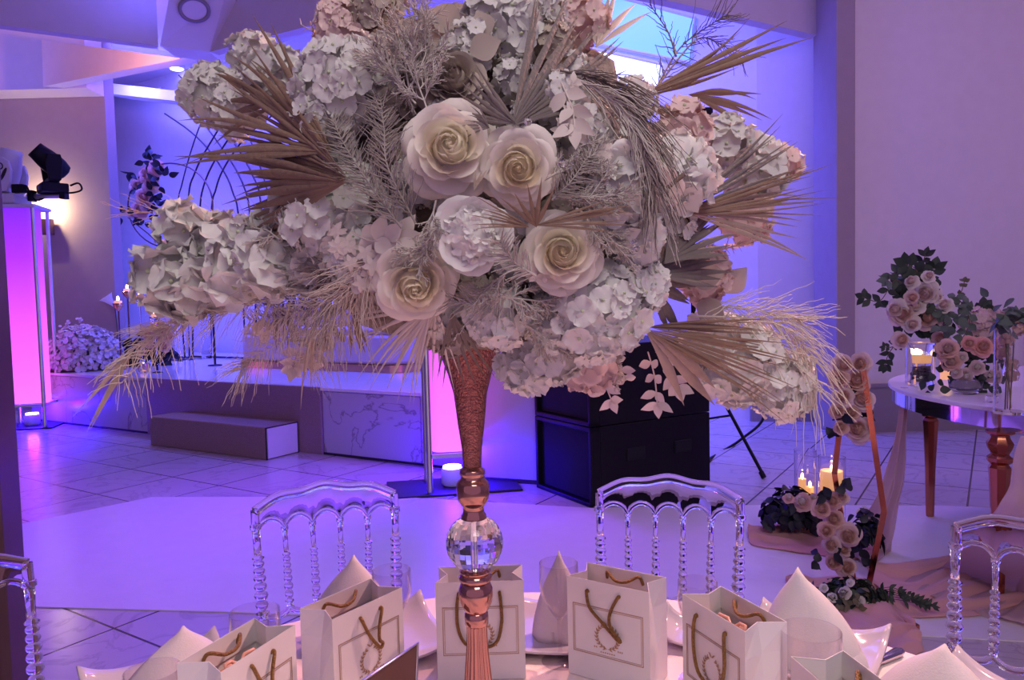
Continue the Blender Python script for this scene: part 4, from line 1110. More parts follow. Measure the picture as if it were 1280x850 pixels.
# ------------------------------------------------------------------ clear chairs
def bead(prof, L):
    """turned rod from z=0 to L; the beads sit in the middle"""
    return prof
def turned(L, r):
    P = [(r, 0), (r * .95, L * .05), (r * 1.5, L * .055), (r * 1.5, L * .075), (r * .8, L * .085)]
    for c, h, k in [(.15, .05, 1.45), (.25, .05, 1.6), (.345, .045, 1.5), (.43, .04, 1.45), (.51, .04, 1.35), (.585, .035, 1.3)]:
        P += [(r * .75, L * (c - h)), (r * k * .85, L * (c - h * .6)), (r * k, L * c), (r * k * .85, L * (c + h * .6)), (r * .75, L * (c + h))]
    P += [(r * 1.35, L * .64), (r * 1.35, L * .655), (r * .8, L * .67), (r * .85, L * .80), (r * .95, L * .95), (r * 1.3, L * .955), (r * 1.3, L * 1.0)]
    return P
def make_chair(loc, rz, label):
    t = thing('clear_chair', label, 'chair', loc, rz)
    B = lambda m, n, mt='acrylic', **k: m.build(n, mt, t, world=False, **k)
    # local: back at y=+.0, seat extends to -y; x is width
    hw = .188
    lean = lambda z: .10 * (z - .45)
    curve = lambda x: -.035 * (1 - (x / hw) ** 2) * -1           # the back is bowed
    def rod(x, z0, z1, r, name):
        y0, y1 = curve(x * .96) + lean(z0), curve(x) + lean(z1)
        d = V((x - x * .96, y1 - y0, z1 - z0)); m = MB()
        m.lathe(turned(d.length, r), 12, 0, frame((x * .96, y0, z0), d)); return B(m, name)
    top = lambda x: .858 + .035 * math.cos(x / hw * PI * .5) ** .8 * 1.0 + .004 * math.cos(x / hw * PI * 3)
    low = .585
    for s in (-1, 1):
        m = MB(); x = s * hw
        m.tube([(x * .94, curve(x) + lean(.45) - .005, .0 + .45), (x * .95, curve(x) + lean(.55), .57)], .013, 12)
        m.lathe(turned(.25, .0115), 12, 0, frame((x * .955, curve(x) + lean(.57), .57), (x * .045, .025, .25)))
        m.tube([(x, curve(x) + lean(.82), .82), (x, curve(x) + lean(.84), .84), (x, curve(x) + lean(.858), .858)], .011, 12)
        B(m, 'back_post')
    xs = [hw * (-1 + 2 * k / 5) for k in range(6)]
    for k in range(1, 5): rod(xs[k], low, .80, .0078, 'spindle')
    m = MB(); pts = [(x, curve(x) + lean(top(x)), top(x)) for x in [hw * (-1 + 2 * i / 30) for i in range(31)]]
    m.tube(pts, .0135, 10); B(m, 'crest_rail')
    pts = []
    for k in range(5):
        for i in range(9):
            if k and i == 0: continue
            u = i / 8; x = xs[k] + (xs[k + 1] - xs[k]) * u; z = .797 + .030 * math.sin(PI * u) ** .6
            pts.append((x, curve(x) + lean(z), z))
    m = MB(); m.tube(pts, .0075, 8); B(m, 'arched_rail')
    rows = []
    for e in range(2):
        rows.append([(x, curve(x) + lean(z), (z + .006) if e == 0 else top(x) - .008) for x, _, z in pts])
    m = MB(); m.grid(rows); o = B(m, 'back_panel', 'sheet', solid=.004)
    pts = []
    for k in range(5):
        for i in range(9):
            if k and i == 0: continue
            u = i / 8; x = (xs[k] + (xs[k + 1] - xs[k]) * u) * .96; z = low - .020 * math.sin(PI * u) ** .6
            pts.append((x, curve(x) + lean(z), z))
    m = MB(); m.tube(pts, .0085, 8); B(m, 'lower_rail')
    m = MB(); m.prism([(-.175, .02), (-.20, -.36), (-.19, -.38), (.19, -.38), (.20, -.36), (.175, .02)][::-1], .425, .45); B(m, 'seat', smooth=False, bevel=.008)
    m = MB(); m.prism([(-.165, .0), (-.188, -.35), (.188, -.35), (.165, .0)][::-1], .451, .485); B(m, 'cushion', 'napkin', smooth=False, bevel=.012)
    for s in (-1, 1):
        m = MB(); m.lathe([(r, z) for r, z in [(.010, 0), (.012, .02), (.016, .10), (.012, .12), (.018, .14), (.012, .17), (.020, .30), (.013, .36), (.021, .38), (.014, .40), (.018, .425)]], 12, 0, T(s * .178, -.35, 0)); B(m, 'leg')
        m = MB(); m.tube([(s * .168, .0, .425), (s * .168, .02, .25), (s * .170, .06, 0)], [.014, .013, .010], 10); B(m, 'leg')
        m = MB(); m.tube([(s * .176, -.345, .16), (s * .169, .03, .16)], .008, 8); B(m, 'stretcher')
    m = MB(); m.tube([(-.175, -.16, .16), (.175, -.16, .16)], .008, 8); B(m, 'stretcher')
    return t
def ang_to(loc): return math.atan2(-(DT.x - loc[0]), (DT.y - loc[1])) + PI
chairs = [((-.506, 1.985, 0), 'clear acrylic spindle-back chair at far left of the table, near the tower'),
          ((.40, 1.955, 0), 'clear acrylic spindle-back chair in front of the black loudspeakers'),
          ((1.085, 1.50, 0), 'clear acrylic spindle-back chair at the right edge by the side table'),
          ((-1.125, 1.40, 0), 'clear acrylic spindle-back chair at the left edge before the dark frame')]
c0 = make_chair(chairs[0][0], ang_to(chairs[0][0]), chairs[0][1]); c0['group'] = 'clear chairs round the table'
for loc, lb in chairs[1:]:
    c = copy_tree(c0); c.location = loc; c.rotation_euler = (0, 0, ang_to(loc)); c['label'] = lb

# ------------------------------------------------------------------ gift bags
def bag(loc, rz, label, hx=(1, 1), open_=.06, cord='loops'):
    """front face looks to local -y; base centre at the origin"""
    t = thing('gift_bag', label, 'gift bag', loc, rz)
    B = lambda m, n, mt, par=None, **k: m.build(n, mt, par or t, world=False, **k)
    W2, D2, Hh, th = .075, .0375, .172, .0011
    sq = W2 * 1.0
    def outline(k, z):   # side gussets fold in towards the top
        g = k
        return [(-W2, -D2, z), (W2, -D2, z), (W2 - g, 0, z), (W2, D2, z), (-W2, D2, z), (-W2 + g, 0, z)]
    rows = [outline(0, .001), outline(.002, .06), outline(.010, .13), outline(.018, Hh)]
    m = MB(); m.grid(rows, 0, None, True); m.add(rows[0], [(5, 4, 3, 2, 1, 0)]); B(m, 'body', 'paper', smooth=False, solid=.0012)
    # folded hem inside the mouth
    m = MB(); inn = lambda z: [(x * .975, y * .93, z) for x, y, _ in outline(.018, z)]
    m.grid([inn(Hh - .035), inn(Hh - .001)], 0, None, True); B(m, 'inner_hem', 'paper', smooth=False)
    # printed frame and wreath
    m = MB(); y = -D2 - .0009
    def strip(x0, z0, x1, z1, w):
        if abs(x1 - x0) > abs(z1 - z0): m.box(((x0 + x1) / 2, y, z0), (abs(x1 - x0) + w, .0004, w))
        else: m.box((x0, y, (z0 + z1) / 2), (w, .0004, abs(z1 - z0)))
    for e, w in ((0, .0011), (.0028, .0006)):
        a, b, c, d = -.064 + e, .064 - e, .045 + e, .128 - e
        for q in ((a, c, b, c), (a, d, b, d), (a, c, a, d), (b, c, b, d)): strip(*q, w)
    B(m, 'printed_frame', 'goldprint', smooth=False)
    m = MB(); cx, cz, R = 0, .080, .020
    for s in (-1, 1):
        m.tube([(cx + s * R * math.sin(a), y, cz - R * math.cos(a)) for a in [PI * .02 + PI * .86 * i / 14 for i in range(15)]], .0005, 4)
        for i in range(9):
            a = PI * .06 + PI * .84 * i / 9
            for o_, sg in ((.45, 1), (-.45, -1)):
                dr = V((s * math.cos(a), 0, math.sin(a))); rr_ = V((s * math.sin(a), 0, -math.cos(a)))
                d = (dr * .8 + rr_ * o_ * 1.4).normalized(); Q = Matrix((d, V((0, -1, 0)).cross(d), V((0, -1, 0)))).transposed().to_4x4(); Q.translation = V((cx, y - .0003, cz)) + rr_ * R
                leaf(m, Q, .0065, .0013, 0, 0, 0)
    for i, x in enumerate((-.024, -.0205, .0195, .023, .0265)): m.box((x, y, .060), (.0018, .0004, .0026))
    for i in range(7): m.box((-.012 + i * .004, y, .053), (.0022, .0004, .0018))
    for s in (-1, 1):
        leaf(m, Matrix(((s * .8, .0, 0, 0), (0, 0, -1, y - .0003), (.6, .8, 0, .101), (0, 0, 0, 1))), .010, .0024, 0, 0, 0)
    B(m, 'printed_wreath', 'goldprint', smooth=False)
    # cord handles
    for s in (-1, 1):
        if s < 0:
            if cord == 'loops': pts = [(-.036, -D2 + .002, .150), (-.036, -D2 - .004, .152), (-.039, -D2 - .006, .13), (-.038, -D2 - .006, .095), (-.026, -D2 - .007, .068), (0, -D2 - .008, .060), (.026, -D2 - .007, .068), (.036, -D2 - .006, .10), (.036, -D2 - .006, .13), (.034, -D2 - .004, .152), (.034, -D2 + .002, .150)]
            elif cord == 'cross': pts = [(-.034, -D2 + .002, .152), (-.036, -D2 - .004, .153), (-.030, -D2 - .006, .128), (-.008, -D2 - .007, .108), (.020, -D2 - .008, .085), (.027, -D2 - .009, .084), (.010, -D2 - .010, .104), (.008, -D2 - .006, .125), (.022, -D2 - .005, .154), (.022, -D2 + .002, .152)]
            else: pts = [(-.018, -D2 + .002, .152), (-.020, -D2 - .004, .153), (-.008, -D2 - .007, .125), (.006, -D2 - .009, .104), (.014, -D2 - .010, .096), (.018, -D2 - .010, .102), (.012, -D2 - .009, .110), (.016, -D2 - .006, .13), (.024, -D2 - .004, .155), (.022, -D2 + .002, .153)]
        else: pts = [(-.034, D2 - .002, .152), (-.030, D2 - .01, .166), (-.010, D2 - .022, .158), (.012, D2 - .024, .16), (.030, D2 - .012, .168), (.034, D2 - .002, .152)]
        m = MB(); cp = cat_rom(pts, 8); m.tube(cp, .0028, 7)
        # the second ply of the twist
        m.tube([p + V((math.cos(i * 1.1) * .0012, 0, math.sin(i * 1.1) * .0012)) for i, p in enumerate(cp)], .0019, 5)
        B(m, 'cord_handle', 'cord')
    return t
def favours(loc, rz, label, n=3):
    t = thing('favour_box', label, 'favour', loc, rz)
    m = MB(); m.box((0, 0, .06), (.10, .045, .115)); m.build('box', 'favour', t, world=False, smooth=False, bevel=.003)
    m = MB(); m.box((0, 0, .119), (.018, .046, .002)); m.box((0, 0, .119), (.101, .012, .002)); m.build('ribbon', 'ribbon', t, world=False, smooth=False)
    m = MB()
    for s in (-1, 1): m.tube([(0, 0, .121), (s * .012, .004, .132), (s * .026, 0, .134), (s * .028, -.004, .127), (s * .012, -.003, .122), (0, 0, .121)], .0028, 6)
    m.build('bow', 'ribbon', t, world=False)
    return t
# corner (image position of the nearest top corner), which corner it is, rotation
def put_bag(cx, cy, side, deg, label, cord):
    rz = math.radians(deg); p = atz(cx, cy, DZ + .172)
    c = V((side * .075, -.0375, 0)); c.rotate(Matrix.Rotation(rz, 3, 'Z'))
    loc = (p.x - c.x, p.y - c.y, DZ + .0005)
    b = bag(loc, rz, label, cord=cord); b['group'] = 'white gift bags on the table'
    return b, loc, rz
bags = [(276, 841, -1, 68, 'white gift bag at the left, lowest in view, with a copper favour showing', 'pinch'),
        (415, 775, -1, 54, 'white gift bag left of the vase, its gold cords pinched together', 'pinch'),
        (544, 729, -1, 1, 'white gift bag directly behind the rose gold vase stem', 'loops'),
        (811, 741, 1, -33, 'white gift bag right of the wine glass, wreath print fully visible', 'cross'),
        (931, 790, 1, -68, 'white gift bag with long hanging cord and copper favour, right of centre', 'loops'),
        (989, 821, -1, -80, 'white gift bag cut by the lower frame edge, right of the long-corded bag', 'loops')]
for i, (cx, cy, sd, dg, lb, cd) in enumerate(bags):
    b, loc, rz = put_bag(cx, cy, sd, dg, lb, cd)
    if i in (0, 1, 3, 4):
        f = favours((loc[0], loc[1], loc[2] + (.018 if i in (0, 4) else .012)), rz + (.15 if i == 4 else -.1), ['copper favour box with salmon ribbon inside the leftmost bag', 'copper favour box inside the bag left of the vase', '', 'copper favour box inside the bag right of the wine glass', 'copper favour box with crossed ribbon in the bag right of centre'][i])
        f['group'] = 'favour boxes in the gift bags'

# ------------------------------------------------------------------ plates and napkins
def plate(loc, rz, label, s=.125):
    t = thing('square_plate', label, 'plate', loc, rz)
    rows = []; N_ = 20
    for j in range(N_ + 1):
        row = []
        for i in range(N_ + 1):
            x, y = -1 + 2 * i / N_, -1 + 2 * j / N_
            e = max(abs(x), abs(y)); cr = (abs(x) * abs(y)) ** 3
            z = .004 + (max(0, e - .55) / .45) ** 1.3 * .012 + cr * .030
            row.append((x * s, y * s, z))
        rows.append(row)
    m = MB(); m.grid(rows); m.build('dish', 'plate', t, world=False, solid=.004)
    m = MB(); m.box((0, 0, .002), (s * .9, s * .9, .003)); m.build('foot', 'plate', t, world=False, smooth=False)
    return t
def napkin(loc, rz, label, h=.13, w=.09, lean=.0, kind='cone'):
    """starched napkin folded to a standing point"""
    t = thing('folded_napkin', label, 'napkin', loc, rz)
    for k, (a0, a1, hh, rr_) in enumerate(((PI * .95, PI * 2.05, h, w), (PI * .75, PI * 1.45, h * .82, w * 1.04), (PI * 1.55, PI * 2.25, h * .66, w * 1.07))):
        rows = []
        for j in range(13):
            v = j / 12; row = []
            for i in range(15):
                u = i / 14; a = a0 + (a1 - a0) * u
                r = rr_ * (1 - v ** 1.9 * .97) ** .9 * (1 + .05 * math.sin(a * 5) * (1 - v))
                row.append((r * math.cos(a) + lean * v * v * h, r * math.sin(a) * .62 + .3 * rr_ * v, hh * v * (1 - .05 * math.cos(u * 2 * PI))))
            rows.append(row)
        m = MB(); m.grid(rows); m.build('fold', 'napkin', t, world=False, solid=.0018)
    return t
sets = [((455, 780), -.506, 28, .162, .085, .0, 'left of the vase behind a gift bag'), ((697, 775), .08, -6, .155, .062, .05, 'behind the wine glass'),
        ((1010, 812), .55, -40, .155, .10, -.35, 'on the right between bag and stemless glass')]
def zt(x, y): return atz(x, y, DZ + .001)
pl = [(zt(478, 806), 25, 'white square plate with raised corners behind the bag left of the vase'),
      (zt(690, 792), -8, 'white square plate behind the wine glass'),
      (zt(1010, 822), -36, 'white square plate at right under the tall pointed napkin'),
      (zt(212, 868), 40, 'white square plate at the far left of the table'),
      (zt(868, 800), -20, 'white side plate between the two right-of-centre bags'),
      (zt(1240, 905), -60, 'white square plate at the lower right edge')]
pl_locs = []
for p, dg, lb in pl:
    o = plate(p, math.radians(dg), lb, .115 if 'side' not in lb else .06); o['group'] = 'white plates on the table'
nk = [(zt(440, 800), 25, .145, .085, .1, 'pointed white napkin on the plate behind the bag left of the vase'),
      (zt(700, 800), -10, .155, .05, .0, 'slim pointed white napkin behind the wine glass'),
      (zt(1012, 832), -30, .15, .085, -.15, 'tall white napkin with steep right slope on the right plate'),
      (zt(225, 880), 45, .105, .10, .2, 'low spread white napkin on the far left plate'),
      (zt(1172, 910), -50, .108, .095, .0, 'white napkin peak at the lower right corner')]
for p, dg, h, w, ln_, lb in nk:
    o = napkin(p + V((0, 0, .006)), math.radians(dg), lb, h, w, ln_); o['group'] = 'folded napkins on the plates'

# ------------------------------------------------------------------ glasses
def goblet(loc, label, bowl=.036, H=.18, stem=.075):
    t = thing('wine_glass', label, 'glass', loc)
    hb = H - stem; g = []
    for i in range(13):
        v = i / 12; r = bowl * (math.sin(min(1, v * 1.35 + .02) * PI / 2) ** .8) * (1 - .10 * max(0, v - .55)); g.append((max(.004, r), stem + hb * v))
    inner = [(r - .0012, z + .001) for r, z in g[::-1] if r > .006]
    m = MB(); m.lathe(g + inner + [(0.0, stem + .004)], 32, 0, None, cap=False); m.build('bowl', 'thinglass', t, world=False, auto=50)
    m = MB(); m.lathe([(.0045, stem + .002), (.0034, stem * .8), (.0032, stem * .3), (.006, .008)], 14); m.build('stem', 'thinglass', t, world=False)
    m = MB(); m.lathe([(.034, .0), (.034, .0015), (.018, .004), (.006, .009)], 32, 0, None); m.build('foot', 'thinglass', t, world=False, auto=40)
    return t
def tumbler(loc, label, r=.040, H=.095):
    t = thing('stemless_glass', label, 'glass', loc)
    g = [(0, .001), (r * .55, .001), (r * .8, .012), (r * .98, .035), (r, .05), (r * .93, H)]
    m = MB(); m.lathe(g + [(a - .0014 if a > .002 else 0, b + .002 if b < .09 else b) for a, b in g[::-1]], 32, 0, None, cap=False); m.build('bowl', 'thinglass', t, world=False, auto=50)
    m = MB(); m.lathe([(r * .5, 0), (r * .52, .001), (r * .5, .003)], 24); m.build('base', 'thinglass', t, world=False)
    return t
def by_rim(x, y, H): p = atz(x, y, DZ + H); return V((p.x, p.y, DZ + .001))
goblet(by_rim(698, 704, .18), 'clear wine glass standing left of the bag with the full wreath print')
goblet(by_rim(489, 713, .17), 'clear wine glass rising behind the bag left of the vase', .036, .17)
goblet(by_rim(872, 728, .17), 'clear wine glass between the two bags right of centre', .034, .17)
tumbler(by_rim(318, 764, .16), 'tall clear water glass behind the leftmost bag', .042, .16)
tumbler(by_rim(1013, 788, .16), 'clear glass behind the lowest right-hand bag', .046, .16)
tumbler(by_rim(190, 838, .12), 'clear glass cut by the lower left edge of view', .042, .12)

# cutlery, card
def knife(p, rz, label):
    t = thing('table_knife', label, 'cutlery', p, rz)
    m = MB(); m.prism([(-.10, -.004), (-.085, -.009), (.0, -.008), (.0, .006), (-.10, .005)], .002, .0035); m.build('blade', 'steel', t, world=False, smooth=False)
    m = MB(); m.tube([(0, 0, .006), (.04, 0, .007), (.085, 0, .007), (.10, 0, .006)], [.004, .007, .0095, .006], 10); m.build('handle', 'steel', t, world=False)
knife(zt(1085, 838), .55, 'polished table knife lying right of the glass at lower right')
knife(zt(352, 838), 1.9, 'polished table knife between the two left gift bags')
pc = zt(484, 868)
t = thing('menu_card', 'brown mirrored card with pale edge leaning in front of the left gift bags', 'card', pc)
A1, A2 = at(452, 852, .83), at(522, 804, .90)
dn = V((.0, -.05, -.09))
mb = MB(); nn = (A2 - A1).cross(dn).normalized() * .003; mb.extrude([A1, A2, A2 + dn, A1 + dn], nn); mb.build('panel', 'cardbrown', t, smooth=False)
mb = MB(); mb.tube([A1, A2, A2 + dn, A1 + dn], .0022, 6, loop=True); mb.build('edging', 'silver', t)

# ------------------------------------------------------------------ trumpet vase
VY = .85
vb = at(594, 1000, VY); VX = at(592, 640, VY).x
hz = lambda py: at(592, py, VY).z
k_ = VY / F
vase = thing('trumpet_vase', 'tall rose gold trumpet vase with a cut crystal ball in its stem', 'vase', (VX, VY, DZ))
def vprof(L): return [(w * .5 * k_, hz(y)) for y, w in L]
X = T(VX, VY, 0)
def vl(L, name, mt='rosegold', n=36, **k):
    m = MB(); m.lathe(vprof(L), n, 0, X, cap=k.pop('cap', True), flute=k.pop('flute', 0), nf=k.pop('nf', 0))
    return m.build(name, mt, vase, **k)
zb = DZ + .0015
m = MB(); m.lathe([(.062, zb), (.064, zb + .006), (.056, zb + .014), (.048, zb + .02)] + vprof([(1010, 84), (960, 60), (910, 44), (850, 34), (806, 26), (781, 25)]), 144, 0, X, flute=.05, nf=18); m.build('fluted_base', 'rosegold', vase)
vl([(781, 25), (779, 30), (772, 31), (766, 30), (764, 27), (760, 33), (752, 41), (743, 44), (735, 43), (729, 38), (727, 34), (724, 42), (720, 42), (717, 36), (713, 40), (710, 34)], 'lower_knop', auto=60)
m = MB(); c = V((VX, VY, (hz(644) + hz(713)) / 2)); m.ball(c, (hz(644) - hz(713)) / 2 * 1.03, 0, None, 24, 15); m.build('crystal_ball', 'crystal', vase, smooth=False)
vl([(714, 5), (643, 5)], 'spindle', 'chrome', 8)
vl([(648, 32), (644, 32), (640, 27), (633, 27), (629, 33), (624, 40), (616, 42), (606, 42), (601, 38), (598, 31), (594, 30), (592, 33), (587, 32), (585, 27), (583, 24)], 'upper_knop', auto=60)
m = MB(); L = vprof([(583, 23), (560, 25), (530, 33), (492, 41), (467, 54), (442, 72), (420, 88), (402, 100)])
rows_in = [(r - .0025, z) for r, z in L[::-1] if r > .009]
m.lathe(L + rows_in, 48, 0, X, cap=False, flute=.02, nf=24); 
M['hammered'] = mat('hammered_rose_gold_glass', (.40, .17, .15), .20, metal=.95, bump=.5, bscale=380, var=.35, vscale=160)
m.build('trumpet', 'hammered', vase)

# ------------------------------------------------------------------ the big arrangement
AR = thing('floral_centrepiece', 'huge dome of cream roses, white hydrangeas and dried palms in the trumpet vase', 'flower arrangement', (VX, VY, hz(440)))
CC = at(603, 240, VY + .03)
def dep(px, py, off=0):
    rho2 = ((px - 603) / 330) ** 2 + ((py - 240) / 270) ** 2
    return VY + .03 - .21 * math.sqrt(max(0, 1 - rho2)) + off
def pos(px, py, off=0): return at(px, py, dep(px, py, off))
def nrm(p, k=.9):
    return ((p - CC).normalized() * k + (EYE - p).normalized()).normalized()
# mossy core that holds the stems
mb = MB(); mb.ball(CC, .172, 0, None, 36, 24, (1.22, .85, 1.1), .22); mb.v = [(x, y, max(z, hz(436))) for x, y, z in mb.v]; mb.build('moss_core', 'moss', AR)

# cream roses and the white peony
def A_rose(x, y, r, off=-.02, tx=0, ty=0, mats=('cream', 'yellow'), kk=.5):
    p = pos(x, y, off); n = (nrm(p, kk) + RT * tx + UP * ty).normalized()
    rose_mb(frame(p, n, roll=rnd.random() * 6), r * p.y / F * 1.17).build('rose', list(mats), AR)
A_rose(563, 187, 55, -.03, .0, .15)
A_rose(649, 209, 46, -.03, -.1, -.1)
A_rose(703, 316, 47, -.03, -.1, .15)
A_rose(519, 352, 50, -.03, .1, -.15)
A_rose(566, 104, 42, .0, 0, .3, ('beige', 'beige'))
A_rose(368, 262, 36, .0, -.2, -.3, ('greywhite', 'greywhite'))
p = pos(590, 293, -.045); peony_mb(frame(p, nrm(p, .3)), 53 * p.y / F).build('peony', ['white', 'white'], AR)

def A_hyd(x, y, r, n=32, mt='white', off=0, s=.42, flat=1.0, petals=4, kk=1.0, name='hydrangea', wide=.62):
    p = pos(x, y, off)
    return hydrangea_mb(p, nrm(p, kk), r * p.y / F, int(n * (1.5 if s < .5 else 1)), s * (.82 if s < .5 else 1), petals=petals, flat=flat, wide=wide).build(name, [mt, 'greenish'], AR)
# hydrangeas that read clearly in the photograph
for h in [(430, 112, 62, 40, 'greywhite', 0, .36), (408, 150, 44, 26, 'greywhite'), (455, 95, 44, 26, 'greywhite'), (745, 385, 66, 44, 'white', -.02, .34), (795, 360, 40, 26, 'white', -.01), (700, 400, 42, 26, 'white', -.01),
          (620, 395, 44, 28, 'white', 0, .38), (775, 240, 44, 24, 'greywhite', -.01, .5), (848, 215, 42, 22, 'white', .0, .6), (795, 292, 36, 20, 'white', 0, .5),
          (410, 275, 55, 30, 'greywhite', 0, .4), (445, 320, 40, 26, 'white', 0, .4), (655, 458, 34, 20, 'white', 0, .5), (690, 440, 40, 22, 'white', 0, .5), (925, 452, 56, 36, 'white', .03, .36), (975, 482, 44, 32, 'white', .03, .36), (885, 430, 44, 26, 'white', .03, .38),
          (320, 72, 30, 12, 'greywhite', .06, .6), (345, 100, 36, 16, 'greywhite', .05, .55), (268, 118, 40, 20, 'greywhite', .04, .45), (300, 140, 36, 20, 'greywhite', .05, .45),
          (628, 35, 52, 28, 'greywhite', .02, .45), (665, 20, 44, 22, 'greywhite', .02, .45), (585, 65, 36, 20, 'greywhite', .01), (430, 35, 40, 22, 'palepink', .06, .4), (470, 15, 40, 20, 'beige', .06), (720, 25, 40, 20, 'palepink', .08, .4),
          (700, 130, 40, 22, 'greywhite', .0, .4), (730, 170, 40, 22, 'greywhite', .0, .4), (850, 165, 36, 20, 'palepink', .05, .5), (905, 180, 34, 18, 'greywhite', .06, .5), (940, 215, 40, 22, 'greywhite', .05, .5), (980, 205, 22, 10, 'palepink', .04, .55), (930, 270, 34, 18, 'palepink', .06, .5),  # palepink ones: salmon backlight put into the colour of whitish petals
          (880, 345, 34, 18, 'palepink', .06, .5), (560, 390, 34, 20, 'greywhite', .02), (735, 455, 32, 18, 'palepink', .02, .6)]:
    A_hyd(*h)
# the long branch of large petals on the left
for x, y, r, n_, off in [(228, 288, 34, 9, -.02), (262, 300, 30, 8, .0), (212, 348, 40, 10, -.03), (250, 345, 36, 10, -.02), (282, 305, 34, 10, -.02), (300, 330, 40, 12, -.03), (318, 300, 32, 9, .0), (340, 325, 38, 12, -.01), (275, 355, 30, 8, -.01), (235, 372, 28, 8, -.02), (385, 330, 34, 12, .02)]:
    A_hyd(x, y, r, n_, 'greywhite' if n_ != 12 else 'white', off, .78, .8, 4, .4, 'orchid_cluster', .66)
mb = MB(); mb.tube(cat_rom([pos(420, 300, .02), pos(330, 318, .03), pos(240, 315, 0), pos(205, 330, 0)], 6), .003, 6); mb.build('branch', 'stem', AR)
mb = MB(); mb.tube([pos(834, 235, -.05), pos(855, 218, -.06)], .0022, 6); mb.build('bare_twig', 'stem', AR)
# filler blossoms deeper in
for k in range(46):
    t_ = (k + .5) / 46; r = math.sqrt(t_); a = k * 2.39996
    x, y = 603 + 255 * r * math.cos(a), 235 + 195 * r * math.sin(a)
    A_hyd(x, y, rnd.uniform(24, 36), 14, rnd.choice(['greywhite', 'beige', 'greywhite', 'fern', 'beige']), .025, .46, name='filler_blossom')
# five-pointed small blossoms
for x, y, r in [(705, 115, 20), (713, 150, 18), (745, 200, 18), (430, 300, 17), (470, 330, 18), (450, 345, 16), (440, 320, 15), (670, 340, 16), (780, 420, 16)]:
    p = pos(x, y, -.03); mb = MB()
    for q_ in range(5):
        o_ = V((rnd.uniform(-1, 1), rnd.uniform(-.5, 0), rnd.uniform(-1, 1))) * r * .8 * p.y / F
        for j in range(5): leaf(mb, frame(p + o_, nrm(p, .3) + o_ * 12, roll=j * 2 * PI / 5 + q_), r * .8 * p.y / F, r * .22 * p.y / F, 0, .2)
    mb.build('star_blossom', 'sprig', AR)

# palms
def A_palm(base, tip, spread, n, mt, o1, o2, **k):
    nm = 'palm_leaf'
    return fan_mb(base, tip, spread, n, dep(*base, o1), dep(*tip, o2), **k).build(nm, mt, AR)
A_palm((434, 222), (275, 196), 27, 24, 'palm', -.07, -.03, fused=.45, droop=.03, lenvar=.05)
A_palm((432, 228), (300, 240), 15, 8, 'palm', -.075, -.03, fused=.55, droop=.02, widen=1.3)
A_palm((415, 190), (250, 92), 22, 15, 'palm', -.055, -.01, fused=.40, droop=.05)
A_palm((404, 192), (350, 66), 15, 11, 'palm', -.05, -.01, fused=.6, droop=.03)
A_palm((350, 130), (262, 118), 16, 5, 'palm', .02, .03, fused=.4)
A_palm((640, 158), (750, 30), 23, 17, 'palmgrey', -.05, -.02, fused=.55, droop=.0)
A_palm((645, 155), (560, 108), 26, 7, 'palmgrey', -.05, -.04, fused=.4, droop=-.1)
A_palm((612, 160), (575, 138), 40, 8, 'palmgrey', -.05, -.05, fused=.3, droop=.2)
A_palm((662, 284), (585, 258), 18, 7, 'palm', -.075, -.08, fused=.35, droop=.12)
A_palm((668, 282), (790, 262), 10, 8, 'palm', -.075, -.07, fused=.55, droop=.02)
A_palm((670, 284), (658, 225), 44, 5, 'palm', -.075, -.09, fused=.3, droop=.0)
A_palm((592, 240), (602, 208), 18, 3, 'palmpale', -.04, -.04, fused=.5)
A_palm((788, 124), (940, 75), 6, 6, 'palm', .02, .03, fused=.5, droop=-.08, stem=.03)
A_palm((790, 124), (1002, 40), 3.5, 4, 'palm', .02, .03, fused=.6, droop=.02)
A_palm((860, 118), (962, 128), 14, 5, 'palm', .03, .03, fused=.4, droop=.12)
A_palm((800, 128), (910, 162), 6, 3, 'palm', .03, .03, fused=.4, droop=.1)
A_palm((850, 265), (1010, 172), 10, 9, 'palmgrey', .0, .02, fused=.4, droop=.0)
A_palm((850, 268), (1045, 228), 9, 11, 'palm', -.01, .0, fused=.38, droop=.0)
A_palm((855, 265), (1020, 268), 13, 9, 'palmpale', -.01, .0, fused=.4, droop=.05)
A_palm((830, 330), (900, 255), 26, 9, 'palmgrey', -.02, .0, fused=.6)
A_palm((815, 345), (905, 300), 26, 10, 'palmgrey', -.02, .0, fused=.6, droop=.05)
A_palm((810, 350), (870, 375), 30, 9, 'palmgrey', -.02, .0, fused=.6, droop=.05)
A_palm((808, 408), (985, 418), 9, 10, 'palm', -.02, .0, fused=.42, droop=.02)
A_palm((806, 412), (1000, 478), 10, 11, 'palm', -.035, -.01, fused=.42, droop=.04, widen=1.05)
A_palm((806, 412), (900, 490), 12, 4, 'palmpale', -.035, -.01, fused=.6, droop=.04)
A_palm((540, 385), (452, 455), 26, 12, 'sprig', -.03, .0, fused=.30, droop=.12)
A_palm((545, 385), (520, 470), 26, 10, 'sprig', -.02, .0, fused=.30, droop=.08)
A_palm((565, 390), (580, 490), 16, 6, 'palmgrey', -.02, .0, fused=.30, droop=.0)
A_palm((440, 395), (455, 445), 18, 4, 'palm', .0, .0, fused=.4, droop=.2)
A_palm((395, 400), (375, 500), 5, 2, 'palmpale', .0, .0, fused=.3)
A_palm((500, 60), (420, -10), 20, 8, 'palm', .05, .05, fused=.5)
A_palm((745, 60), (770, -20), 20, 6, 'beige', .06, .06, fused=.4)
A_palm((170, 432), (100, 535), 7, 3, 'palmpale', .0, .0, fused=.35, droop=.0, widen=1.6)

